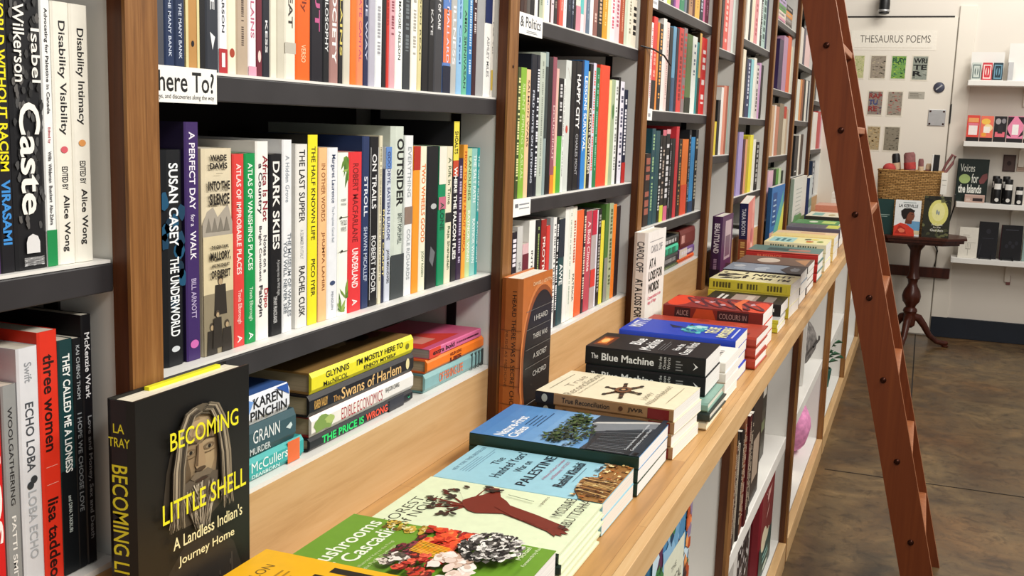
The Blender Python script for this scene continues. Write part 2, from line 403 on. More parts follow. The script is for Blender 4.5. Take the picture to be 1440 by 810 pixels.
# ================================================================== the room
b = MB(); b.box(-1.5, -3, -.06, 5, 7.95, 0); struct(b.build('floor', M['floor']))
b = MB(); b.box(-.6, 7.89, 0, 5, 8.0, 3.3); struct(b.build('wall_back', M['wallp']))
b = MB(); b.box(-.5, -3, 0, -.32, 7.889, 3.3); struct(b.build('wall_left', M['wallp']))
b = MB(); b.box(.83, 7.872, 0, 5, 7.889, .142); struct(b.build('baseboard_back', M['base'], bevel=.003))
b = MB(); b.box(.42, 4.44, .0002, 5, 4.447, .0012); b.box(.735, 4.447, .0002, .742, 7.88, .0012); struct(b.build('trim_1', M['dark']))
# door leaf, its frame lines, lock, plate
b = MB(); b.box(-.22, 7.874, .01, .822, 7.8895, 2.172); dr = struct(b.build('door_1', M['doorp'], bevel=.002))
b = MB(); b.box(-.25, 7.872, 2.172, .80, 7.889, 2.182); b.build('door_gap', M['dark'], dr)
b = MB(); b.box(.822, 7.8755, .01, .829, 7.889, 2.172, '#777064'); b.build('door_seal', M['print'], dr)
b = MB(); b.box(.829, 7.873, 0, .935, 7.889, 2.25); struct(b.build('trim_2', M['doorp'], bevel=.004))
b = MB(); b.box(.826, 7.864, 1.47, .834, 7.876, 1.60); b.build('hinge', M['rubber'], dr)
b = MB(); b.lathe([(.034, 0), (.036, .004), (.030, .012), (.012, .014)], 28)
lk = b.build('lock_cylinder', M['bolt2'], dr, smooth=True); lk.location = (.742, 7.874, 1.708); lk.rotation_euler = (math.radians(90), 0, 0)
b = MB(); b.box(-.024, -.004, .0145, .024, .004, .018); kh = b.build('thumb_turn', M['metal'], lk); kh.rotation_euler = (0, 0, .7)
b = MB(); b.box(.69, 7.868, 1.452, .800, 7.8745, 1.560); pt = b.build('cover_plate', M['metal'], dr, bevel=.002)
b = MB()
for x in (.702, .788):
    for z in (1.464, 1.548): b.box(x - .006, 7.866, z - .006, x + .006, 7.8685, z + .006)
b.build('screw', M['bolt'], pt)
# paper notices on the door
def sheet(label, x0, z0, x1, z1, col, draw, cat='poster', group=None, name='poster', y=7.8738):
    mb = MB(); mb.box(x0, y - .0015, z0, x1, y, z1, col)
    draw(Canvas(mb, (x0, y - .0015, z0), (1, 0, 0), (0, 0, 1), x1 - x0, z1 - z0, eps=.0002))
    return tag(mb.build(name, M['print']), label, cat, group)
sheet('long white paper title strip reading THESAURUS POEMS on the door', .145, 1.955, .70, 2.085, '#e9e3d6', lambda c: (c.text('THESAURUS POEMS', .11, .38, .93, .76, '#4a443c', -.005), c.rect(.05, .1, .95, .125, '#c9c0b0')), 'sign', name='sign')
def poem(seed, pal, word=None, wc='#1c1a18', bg=None):
    def f(c):
        r = random.Random(seed)
        if bg: c.rect(.06, .05, .94, .95, bg)
        for i in range(70):
            x, y = r.uniform(.08, .9), r.uniform(.06, .92)
            c.rect(x, y, min(.94, x + r.uniform(.03, .16)), min(.95, y + r.uniform(.012, .045)), r.choice(pal)); c.k -= 1
        c.k += 1
        if word:
            n = len(word)
            for i, s in enumerate(word):
                c.text(s, .1, .93 - (i + 1) * .25, .1 + min(.80, .28 * len(s)), .93 - i * .25 - .05, wc if isinstance(wc, str) else wc[i % len(wc)], .03)
    return f
G = ['#8f8570', '#6f6656', '#a89c84', '#5c5648', '#b8ab90']
pg = 'poem prints on the door'
P = [(.175, 1.755, .250, 1.922, poem(1, ['#b8c07a', '#8fa05c', '#d4cf9c'], bg='#b9b88a'), 'pale green poem print half behind the ladder, top row'),
 (.284, 1.755, .393, 1.922, poem(2, G, bg='#94897a'), 'grey poem print beneath the word THESAURUS, top row'),
 (.421, 1.755, .523, 1.922, poem(3, ['#3f7a4c', '#8fae3c', '#2c5f4c', '#a9c04a'], ['PLAY'], '#1d4a34', '#6f9a4a'), 'green poem print reading PLAY, top row'),
 (.556, 1.75, .663, 1.922, poem(4, ['#8d9488', '#7a8278', '#a4a79a'], ['WRI', ' TE', ' R'], '#141414', '#8b9186'), 'grey-green poem print with black letters WRITER, end of top row'),
 (.287, 1.507, .391, 1.682, poem(5, ['#9a4a44', '#4a4f74', '#6a4a54', '#8d8576'], ['RAP', 'TU', 'RE'], ['#8a2f2c', '#3a4474'], '#8a7f74'), 'red and blue lettered poem print, left of middle row'),
 (.415, 1.505, .520, 1.682, poem(6, ['#a4443e', '#8d8576', '#6c6458', '#b0675c'], None, bg='#948a7c'), 'red and grey poem print, right of middle row'),
 (.300, 1.265, .393, 1.442, poem(7, ['#a8895a', '#c0a878', '#7c6848'], None, bg='#a79674'), 'tan lettered poem print, left of bottom row'),
 (.412, 1.265, .522, 1.442, poem(8, ['#77705f', '#8d8574', '#5f594c'], None, bg='#857d6c'), 'grey-brown poem print, right of bottom row')]
for x0, z0, x1, z1, d, lab in P: sheet(lab, x0, z0, x1, z1, '#dcd5c4', d, group=pg)
sheet('small grey printed caption card beside the middle row of prints', .552, 1.63, .655, 1.678, '#aaa598', lambda c: c.lines(.08, .2, .92, .85, 4, '#7d786c'), 'card', name='card')
# camera-like fixture high on the wall
t = thing('spotlight', 'small black spotlight fixture high on the wall above the door', 'light', (.35, 7.80, 2.205))
b = MB(); b.box(-.025, .03, .06, .025, .088, .14); b.build('bracket', M['rubber'], t, bevel=.004)
b = MB(); b.lathe([(.018, -.02), (.034, -.015), (.036, .05), (.03, .12), (.02, .13)], 20); b.build('lamp_housing', M['rubber'], t, smooth=True)
b = MB(); b.lathe([(.037, -.004), (.040, .0), (.040, .006), (.037, .01)], 20, '#c8c8c8'); b.build('rim', M['metal'], t, smooth=True)
# low dark rail on the wall under the table
t = thing('wall_rail', 'dark horizontal rail fixed low on the back wall behind the table', 'rail', (.50, 7.86, .45))
b = MB(); b.box(0, -.03, -.035, .42, .008, .035); b.build('rail', M['mahog'], t, bevel=.004)
b = MB(); b.box(.1, .008, -.02, .14, .013, .02); b.build('mount', M['dark'], t)
b = MB(); b.tube([(.905, 7.73, 1.0), (.91, 7.84, .92), (.885, 7.86, .8), (.80, 7.85, .76), (.78, 7.85, .70), (.83, 7.86, .6), (.82, 7.862, .49)], .005, 8, '#111111')
tag(b.build('cable', M['rubber'], smooth=True), 'thin black cable hanging on the wall between table and shelves', 'cable')

# ================================================================== bookcases, posts, counter
PY = [-.158, .784, 1.726, 2.668, 3.61, 4.098, 5.003, 5.93, 6.88]
PW = .0435
TOP = 3.0
SH = [[1.241, 1.60, 2.0, 2.4], [1.115, 1.421, 1.75, 2.1, 2.5], [1.238, 1.573, 1.9, 2.25, 2.6], [1.107, 1.426, 1.718, 2.05, 2.4],
      [1.287, 1.66, 2.0, 2.4], [1.113, 1.431, 1.735, 2.06, 2.4], [1.258, 1.58, 1.90, 2.2, 2.6], [1.123, 1.444, 1.76, 2.08, 2.4], [1.269, 1.586, 1.9, 2.3]]
NAMES = ['left of the nearest post', 'right of the nearest post', 'right of the second post', 'right of the third post', 'in the narrow bay right of the fourth post',
         'right of the fifth post', 'right of the sixth post', 'right of the seventh post', 'right of the eighth post, by the back wall']
BO = .948      # top of the birch board, floor of the bottom compartment
CT = .831      # counter top
for i in range(9):
    y0 = PY[i] + PW / 2 + .0005; y1 = (PY[i + 1] + PW / 2 - .0005) if i < 8 else 7.885
    r = thing('bookcase', f'tall white bookcase unit {NAMES[i]}', 'bookcase', (0, y0, BO - .02), 'bookcase units along the wall')
    W = y1 - y0; zb = BO - .02
    b = MB(); b.box(-.29, .019, .02, -.275, W - .019, TOP - zb); b.build('back_panel', M['dark'], r)
    for a in (0, W - .0185):
        b = MB(); b.box(-.29, a, 0, -.0005, a + .0185, TOP - zb); p = b.build('side_panel', M['white'], r)
        s = a + .0185 if a == 0 else a - .003
        for q in (-.075, -.235):
            c = MB(); c.box(q - .009, s, .03, q + .009, s + .003, TOP - zb - .02); c.build('shelf_standard', M['rubber'], p)
    b = MB(); b.box(-.2745, .0187, 0.0004, -.0175, W - .0187, .0195); b.build('bottom_board', M['white'], r)
    for z in SH[i]:
        zz = z - zb
        b = MB(); b.box(-.27, .0225, zz - .02, -.0105, W - .0225, zz - .003); sb = b.build('shelf', M['dark'], r)  # board below the white top coloured dark to paint the underside shade
        b = MB(); b.box(-.27, .0225, zz - .0029, -.0005, W - .0225, zz); b.build('white_top', M['white'], sb)
        b = MB(); b.box(-.0104, .021, zz - .030, .001, W - .021, zz - .0035); b.build('shelf_lip', M['black'], sb, bevel=.0012)
        for q in (.12, W - .12):
            if W > .6:
                b = MB(); b.lathe([(.006, -.024), (.007, -.022), (.007, -.0201)], 10, '#dddddd', c=(-.04, q)); c = b.build('shelf_clip', M['white'], sb); c.location = (0, 0, zz)
POSTW = ['nearest', 'second', 'third', 'fourth', 'fifth', 'sixth', 'seventh', 'eighth']
for i in range(1, 9):
    y = PY[i]
    r = thing('wooden_post', f'tall oak-faced post between bookcases, {POSTW[i - 1]} from the camera', 'post', (0, y, CT), 'oak posts between bookcases')
    b = MB(); b.box(.0005, .0005, .0005, .0175, PW - .0005, TOP - CT); b.build('stain_or_shade_board', M['oakend'], r)
    b = MB(); b.box(.0176, 0, .0005, .0215, PW, TOP - CT); b.build('oak_strip', M['oak'], r)
    b = MB()
    b.lathe([(.0028, 0), (.003, .0006), (.0012, .0012)], 10); 
    if i in (1, 2):
        s = b.build('screw_head', M['bolt'], r, smooth=True); s.location = (.0216, .020, (1.62 if i == 1 else 1.475) - CT); s.rotation_euler = (0, math.radians(90), 0)
# birch boards between posts above the counter
for i in range(9):
    y0 = PY[i] + PW + .0005; y1 = PY[i + 1] - .0005 if i < 8 else 7.862
    b = MB(); b.box(-.017, 0, .0003, .0, y1 - y0, BO - CT - .006, mat=0); b.box(-.017, 0, BO - CT - .0059, -.0005, y1 - y0, BO - CT, mat=1)
    o = b.build('birch_board', [M['ply'], M['white']]); o.location = (.0005, y0, CT)
    tag(o, f'plain birch backboard strip above the counter, {NAMES[i]}', 'board', 'birch backboards above the counter')
# counter
b = MB(); b.box(-.0165, -1.2, .786, .383, 7.885, CT - .0002); tp = b.build('countertop', M['counter'])
tag(tp, 'long maple butcher-block countertop running along the bookcases', 'counter')
b = MB(); b.box(.3832, -1.2, .786, .398, 7.885, CT + .0004); b.build('front_nosing', M['ply'], tp, bevel=.001)
# lower cabinets
LY = [-.40, .85, 2.10, 3.34, 4.60, 5.86, 7.12]
LN = ['below the nearest bookcase', 'under the counter below the tilted map-like book', 'under the counter holding upright dark books', 'under the counter holding the pink bag', 'under the counter with green plant', 'under the counter near the ladder foot', 'under the far end of the counter']
for i in range(7):
    y0 = LY[i] + .023; y1 = (LY[i + 1] + .0225) if i < 6 else 7.885; W = y1 - y0 - .001
    r = thing('cabinet', f'open white shelving cabinet {LN[i]}', 'cabinet', (0, y0, 0), 'white cabinets under the counter')
    b = MB(); b.box(.0, .019, .085, .015, W - .019, .785); b.build('back_panel', M['white'], r)
    for a in (0, W - .018):
        b = MB(); b.box(0, a, 0, .366, a + .018, .785); b.build('side_panel', M['white'], r)
    b = MB(); b.box(.0155, .0185, .067, .366, W - .0185, .085); b.build('bottom_board', M['white'], r)
    b = MB(); b.box(.0155, .0185, .388, .366, W - .0185, .43); b.build('shelf', M['white'], r, bevel=.002)
    if i >= 3:
        b = MB(); b.box(.0155, W * .55, .431, .34, W * .55 + .016, .785); b.build('divider', M['white'], r)
    b = MB(); b.box(.367, .024, 0, .391, W - .024, .082); b.build('plinth_board', M['ply'], r, bevel=.002)
for i in range(1, 7):
    r = thing('wooden_post', f'short wooden post under the counter, {ONES[i]} from the camera', 'post', (.3665, LY[i], 0), 'short posts under the counter')
    b = MB(); b.box(0, 0, 0, .016, .045, .7855); b.build('stain_or_shade_board', M['oakend' if i < 4 else 'oak'], r)  # side colour carries the light: shaded tone on nearer posts, lit tone beyond
    b = MB(); b.box(.0162, 0, 0, .0225, .045, .7855); b.build('oak_strip', M['oak'], r)

# ================================================================== shelf signs
def shelfsign(label, y0, y1, z0, z1, draw):
    mb = MB(); mb.box(.0015, y0, z0, .003, y1, z1, '#f1f0ea')
    draw(Canvas(mb, (.003, y0, z0), (0, 1, 0), (0, 0, 1), y1 - y0, z1 - z0))
    tag(mb.build('sign', M['print']), label, 'sign', 'paper shelf signs')
a, b_ = yat(217, .003, 1.40), yat(305, .003, 1.40)
shelfsign('white shelf sign reading here To? on black shelf edge', a, b_, 1.388, 1.4235, lambda c: (c.text('here To?', .06, .30, .95, .88, '#161616', .012), c.text('eys, and discoveries along the way', .04, .07, .95, .24, '#444444')))
a, b_ = yat(725, .003, 1.56), yat(763, .003, 1.56)
shelfsign('white shelf sign reading & Politics at upper right', a, b_, 1.538, 1.5755, lambda c: (c.text('t & Politics', .05, .34, .93, .85, '#2a2c34', .01), c.lines(.4, .1, .9, .25, 2, '#8a8c92')))
a, b_ = yat(721, .003, 1.225), yat(746, .003, 1.225)
shelfsign('small white shelf label with two faint lines, below the Politics sign', a, b_, 1.207, 1.240, lambda c: (c.rect(.12, .5, .3, .72, '#6a6c72'), c.rect(.35, .62, .92, .7, '#8a8c92'), c.rect(.35, .4, .92, .46, '#8a8c92')))
a, b_ = yat(909, .003, 1.413), yat(917, .003, 1.413)
shelfsign('tiny white shelf label on second shelf right of third post', a, b_, 1.397, 1.428, lambda c: c.rect(.3, .3, .7, .6, '#9a9ca2'))
a, b_ = yat(917, .003, 1.70), yat(925.5, .003, 1.70)
shelfsign('tiny white shelf label on top shelf right of third post', a, b_, 1.688, 1.722, lambda c: c.rect(.2, .3, .8, .5, '#b0b2b8'))

# ================================================================== upright books, shelf by shelf
def D(k, a=.06, b=.86, h=.4, **kw): return dict(dash=[(a, b, k)], dh=h, **kw)
def T(*t, **kw): return dict(t=t, **kw)
Wt, Bk, Cr = '#f2f0e8', '#1a1a1c', '#f0ead6'
# nearest bay (left edge of view)
def crowd(c):
    r = random.Random(11)
    for i in range(110):
        x, y = r.uniform(.01, .84), r.uniform(.05, .95); g = r.choice(['#4c4c4c', '#3a3a3a', '#5c5a58', '#2c2c2c', '#242424'])
        c.blob(x, y, .016, .06, g, 8, .3, r); c.k -= .9
    c.k += 1
    c.text('Isabel', .14, .66, .33, .93, Wt, .01); c.text('Wilkerson', .06, .12, .33, .46, Wt, .01); c.text('Caste', .40, .20, .80, .86, Wt, .02)
    c.poly([(.88, .35), (.90, .3), (.94, .3), (.94, .72), (.90, .72), (.88, .66), (.87, .5)], '#dcdcdc'); c.text('RANDOM HOUSE', .955, .2, .985, .85, '#dcdcdc')
row(1.241, -.008, 0, 1.929, [
 (-40, -14, None, '#2b3b5c', D(Wt, h=.4)), (-13, 4, None, '#4b2a5e', D('#cfc6dc')),
 (5, 44, None, '#16151a', T(('WORLD WITHOUT RACISM', .02, .64, '#f2e21c', .6, .5, .02), ('VIRASAMI', .67, .90, '#3f8fd8', .62, .5, .03), h=.235)),
 (45, 130, None, '#17171a', dict(art=crowd, tc=Wt, h=.236, d=.16, n='black photo covered')),
 (131, 158, 0, '#eef0ee', T(('Advocating for Palestine in Canada', .03, .42, '#26262a', .4), ('Edited by', .47, .53, '#b8404a', .3), ('Wills  Wildeman  Bueckert  Abu-Zahra', .56, .84, '#3a3a3e', .32), bands=[(.86, 1, '#1d8a4c')], n='white and green')),
 (160, 207, 3, '#ece9dc', T(('Disability Visibility', .07, .50, '#202022', .48), ('EDITED BY', .62, .71, '#202022', .32), ('Alice Wong', .73, .95, '#202022', .42), n='off-white', art=lambda c: c.ell(.555, .5, .013, .2, '#d4606a'))),
 (208, 255, 7, '#eeebde', T(('Disability Intimacy', .09, .46, '#202022', .48), ('EDITED BY', .60, .69, '#202022', .32), ('Alice Wong', .71, .93, '#202022', .42), n='off-white', art=lambda c: c.ell(.53, .5, .013, .2, '#dd9a5a')))],
 'shelf left of nearest post', 'books on the shelf left of the nearest post', y1max=.783)
row(.949, -.012, 0, 1.976, [
 (-48, -17, 500, '#40566a', D(Wt)),
 (-15, 24, 509, '#cf1c20', T(('HAOS', .18, .74, '#f4f2ee', .7, .5, .04))),
 (28, 68, 542, '#8f9190', T(('WOOLGATHERING', .10, .55, '#2a2a2c', .3), ('PATTI SMITH', .60, .95, '#ecebe6', .3), d=.12)),
 (72, 128, 489, '#d5d7db', T(('Swift', .06, .14, '#8d9196', .35), ('ECHO LOBA', .22, .50, '#44484e', .4), ('LOBA ECHO', .58, .86, '#a8adb2', .4), art=lambda c: (c.ell(.535, .6, .016, .16, '#34383c'), c.ell(.555, .42, .016, .16, '#34383c')))),
 (129, 181, 466, '#d8321e', T(('three women', .09, .47, '#2a1210', .56, .5, .02), ('lisa taddeo', .66, .98, '#2a1210', .56, .5, .02), n='bright red', art=lambda c: (c.rect(.53, .2, .532, .8, '#f0b0a0'), c.rect(.60, .2, .602, .8, '#f0b0a0')))),
 (182, 221, 478, '#173a3c', T(('THEY CALLED ME A LIONESS', .06, .56, '#eef2ee', .5, .5, .02), ('and DINA TAKRURI', .66, .82, '#b8c4c0', .25), bands=[(.55, 1, '#101417')])),
 (222, 245, 476, '#111316', T(('KAI CHENG THOM', .03, .26, '#a8adb0', .4), ('I HOPE WE CHOOSE LOVE', .32, .75, '#8a9094', .5))),
 (246, 272, 443, '#0e0e12', T(('McKenzie Wark', .07, .33, '#e4e4e6', .5), ('Love and Money, Sex and Death', .40, .90, '#8f9296', .5)))],
 'lower shelf left of nearest post', 'books on the lower shelf left of the nearest post', y1max=.783)
# first full bay, shelf behind the sign
row(1.421, -.006, 210, 5.06, [
 (55, 110, None, '#4a4b52', dict(h=.21)), (113, 184, None, '#1d2f52', T(('mungo', .40, .62, '#e6cf9a', .45), ('THE MANY BANK', .68, .95, '#c8d2e4', .3))), (186, 258, None, '#1b2c4c', T(('mungo', .40, .62, '#e6cf9a', .45), ('THE MANY BANK', .68, .95, '#c8d2e4', .3))),
 (260, 357, None, '#cbb878', T(('S', .46, .52, '#f4f0e4', .6), bands=[(0, 1, '#b98a4e')], art=lambda c: (c.rect(0, .0, 1, .2, '#d8cf9a'), c.rect(0, .82, 1, 1, '#d8cf9a'), c.ell(.87, .5, .015, .1, Bk)))),
 (358, 404, None, '#131317', {}), (405, 496, None, '#2f333c', T(('OSSIBLE', .3, .72, '#e6e8ea', .34), art=lambda c: c.poly([(.82, .3), (.84, .7), (.9, .5)], '#e6e8ea'))),
 (497, 557, None, '#e8ebf0', T(('ANNE CARSON', .40, .80, '#26262c', .3), bands=[(.88, 1, '#b03034')], art=lambda c: c.rect(.90, .3, .97, .7, '#f0e8e8'))),
 (558, 622, None, '#ece6cc', dict(art=lambda c: c.ell(.90, .5, .022, .28, '#a8432c'), n='cream')), (623, 706, None, '#b7a48e', D('#5a4c42', h=.2)), (707, 762, None, '#f2eef0', T(('E DEVILLAINS', .35, .80, '#c06a84', .45), bands=[(.95, 1, '#e8a0b4')])),
 (763, 805, None, '#6e2634', dict(art=lambda c: c.ell(.9, .5, .03, .25, '#e6d0c8'))), (806, 860, None, '#1f222c', T(('KESS', .72, .88, '#f0f0f0', .3))), (861, 906, None, '#e4dfcc', T(('AY', .45, .52, '#55504a', .4))), (907, 963, None, '#cbc6b4', T(('AY', .48, .55, '#55504a', .35))),
 (965, 1041, None, '#e6e2d2', T(('WHEAT', .35, .72, '#33302c', .4), bands=[(.80, .86, '#bdb9ac')])), (1043, 1146, None, '#e8641e', T(('crally', .42, .62, '#7a2a10', .4), ('VERSO', .8, .9, '#f4c49a', .3))),
 (1148, 1236, None, '#17151f', T(('OUT', .3, .72, '#c05a8a', .4), bands=[(.05, .3, '#4a7ab8')])), (1237, 1281, None, '#14161a', T(('AND PHILOSOPHY', .3, .83, '#dcdfe0', .5))),
 (1282, 1344, None, '#a37a74', T(('ING SOCIETY', .25, .90, '#f4eeea', .5, .5, .03), bands=[(0, .2, '#7a1e24')])), (1346, 1376, None, '#1c1a1c', T(('VIVID LAINS', .2, .85, '#d8c868', .55))), (1378, 1428, None, '#cfc9b8', D('#8a8478', .1, .4)),
 (1430, 1472, None, '#e8762a', {}), (1474, 1520, None, '#e88a5e', T(('CLIMATE CAPITAL', .3, .85, '#c04a6a', .4))), (1522, 1557, None, '#242a4e', T(('TRUE WAY', .35, .85, '#c8cce0', .4))),
 (1559, 1604, None, '#b4b2c0', dict(bands=[(0, .42, '#a81a24')])), (1606, 1652, None, '#e4e8ea', dict(bands=[(0, .4, '#c8242e')], dash=[(.5, .8, '#9a9aa0')])), (1653, 1682, None, '#1b1b1f', {}), (1684, 1702, None, '#cf3a30', T(('Cameron', .3, .6, '#7a1410', .5))),
 (1704, 1746, None, '#d6a4ac', D('#8a4450', .2, .7)), (1748, 1800, None, '#edf0ea', T(('MAGGIE NELSON', .40, .80, '#1c1c1c', .34), art=lambda c: c.ell(.27, .5, .04, .3, '#3a8a64'))), (1801, 1855, None, '#34383c', D('#6a7276', .2, .75)), (1857, 1903, None, '#efece2', D('#a8a49a', .3, .75)),
 (1905, 1932, None, '#d9cf9a', T(('JASON READ', .3, .8, '#5c5434', .5))), (1934, 1980, None, '#16161a', {}), (1982, 2020, None, '#1b1b1e', T(('KATE', .45, .62, '#cccccc', .4))), (2022, 2082, None, '#3c3c40', T(('UNIT OF CARE', .25, .55, '#efefef', .3))),
 (2084, 2138, None, '#5b7fc0', T(('JENNY MALLARD', .15, .8, '#d8d0e4', .4), bands=[(.45, .8, '#e0764e'), (.82, 1, '#1c2236')])), (2140, 2180, None, '#b4b4b0', T(('ILLNESS', .4, .8, '#e8e8ec', .5))), (2182, 2220, None, '#8fbce0', T(('Kate Capel', .3, .8, '#2c5a96', .4))),
 (2222, 2256, None, '#68b494', T(('AMIA SRINIVASAN', .35, .95, '#1d3a34', .45))), (2258, 2290, None, '#2f78b4', D('#bcd8ea', .2, .85)), (2292, 2320, None, '#3a1e26', D('#d8ccc8', .1, .5)), (2322, 2374, None, '#a2a2a2', {}), (2376, 2424, None, '#ecebe6', T(('ASHLEY MILES', .55, .85, '#8a8a8a', .35), bands=[(0, .45, '#1f2c58')])), (2426, 2474, None, '#e6e0d6', T(('Lea Ypi', .45, .68, '#3a3a3e', .45), bands=[(.8, .95, '#d8b84a')]))],
 'shelf behind the here To sign', 'books on the shelf behind the here To sign', y1max=1.722)
# shelf below the sign
def sky(c):
    r = random.Random(3)
    for i in range(12): c.blob(r.uniform(.2, .75), r.uniform(.1, .9), .04, .18, r.choice(['#123c58', '#164f70', '#0e2c40']), 9); c.k -= 1
    c.k += 1
    c.text('SUSAN CASEY', .06, .3, .44, .7, '#f0f4f6', .02); c.text('THE UNDERWORLD', .49, .3, .86, .7, '#f0f4f6', .02); c.ell(.92, .5, .014, .18, '#cfd4d8')
def silence(c):
    c.poly([(.36, 0), (.30, .15), (.28, .35), (.33, .5), (.30, .68), (.27, .85), (.36, 1), (.44, 1), (.44, 0)], '#a59d90')
    for y in (.1, .3, .5, .7): c.poly([(.40, y), (.33, y + .1), (.40, y + .2)], '#7d776c')
    c.rect(.42, 0, 1, 1, '#d4c6a2')
    c.rect(.70, 0, 1, 1, '#8d826a')
    for x, y, s in ((.64, .55, 1.1), (.86, .25, .9), (.86, .75, .9), (.80, .42, .8)):
        c.ell(x, y, .022 * s, .085 * s, '#4a4136', 12); c.poly([(x + .02, y - .16 * s), (x + .02, y + .16 * s), (x + .17, y + .2 * s), (x + .17, y - .2 * s)], '#2f2a24'); c.ell(x + .006, y, .015 * s, .06 * s, '#b09a78', 12)
    for i, (a, s, x0, x1) in enumerate((('WADE', .028, .22, .72), ('DAVIS', .068, .22, .72))): pass
def horiz(c, s, xa, xb, ya, yb, k, bold=.02):
    """lettering set across the spine (upright when the book stands)"""
    vs, fs, bb = glyphs(s, bold); i = len(c.mb.v); w_, h_ = bb[2] - bb[0], bb[3] - bb[1]
    for x, y in vs:
        ty = (ya + (yb - ya) * (x - bb[0]) / w_) * c.H; tx = (xb - (xb - xa) * (y - bb[1]) / h_) * c.W
        c.mb.v.append(tuple(c.p3(tx, ty)))
    k = lin(k)
    for f in fs: c.mb.f.append(tuple(i + a for a in f)); c.mb.c.append(k); c.mb.m.append(c.mat)
    c.k += 1
def silence2(c):
    silence(c)
    for s, a, b_, x, y in (('WADE', .03, .06, .22, .76), ('DAVIS', .068, .098, .2, .78), ('INTO THE', .155, .20, .14, .86), ('SILENCE', .215, .27, .18, .84), ('THE GREAT WAR,', .465, .485, .22, .8), ('MALLORY,', .495, .545, .18, .86), ('AND THE CONQUEST', .555, .575, .22, .82), ('OF EVEREST', .585, .625, .2, .84)):
        horiz(c, s, a, b_, x, y, '#1c1713', .035)
    c.rect(.118, .38, .12, .6, '#4a423a')
def fern(c):
    r = random.Random(5)
    for (x0, y0, n_) in ((.02, .75, 13), (.10, .95, 9), (.98, .35, 13), (.90, .75, 9)):
        for k in range(n_):
            a = r.uniform(-1.5, 1.5); ln = r.uniform(.07, .15); sg = 1 if x0 < .5 else -1
            tx, ty = x0 + sg * ln * math.cos(a), y0 + 2.2 * ln * math.sin(a) * 2
            c.poly([(x0, y0), ((x0 + tx) / 2 + .006, (y0 + ty) / 2 + .12), (tx, ty), ((x0 + tx) / 2 - .006, (y0 + ty) / 2 - .12)], r.choice(['#7a9a3c', '#5f8434', '#93ad58', '#4c7430'])); c.k -= .9
    c.k += 1
    for s, a, b_ in (('ROBERT', .28, .295), ('MACFARLANE', .305, .32)): horiz(c, s, a, b_, .25, .75, '#555555', .0)
    horiz(c, 'THE OLD', .41, .44, .2, .8, '#2c2c2c', .0); horiz(c, 'WAYS', .45, .48, .25, .75, '#2c2c2c', .0)
    c.rect(.39, .1, .394, .95, '#5a5a3a'); c.rect(.60, .05, .604, .9, '#5a5a3a'); c.ell(.392, .2, .008, .1, '#2c2c22'); c.ell(.60, .3, .008, .1, '#2c2c22')
B5 = lambda x: (x - 440 + 225 * 0) # crop offset helper (second strip)
def q(x): return (440 - 215) * 2.188 + x * 2.188 / 2.531
PH = 'shelf below the here To sign'
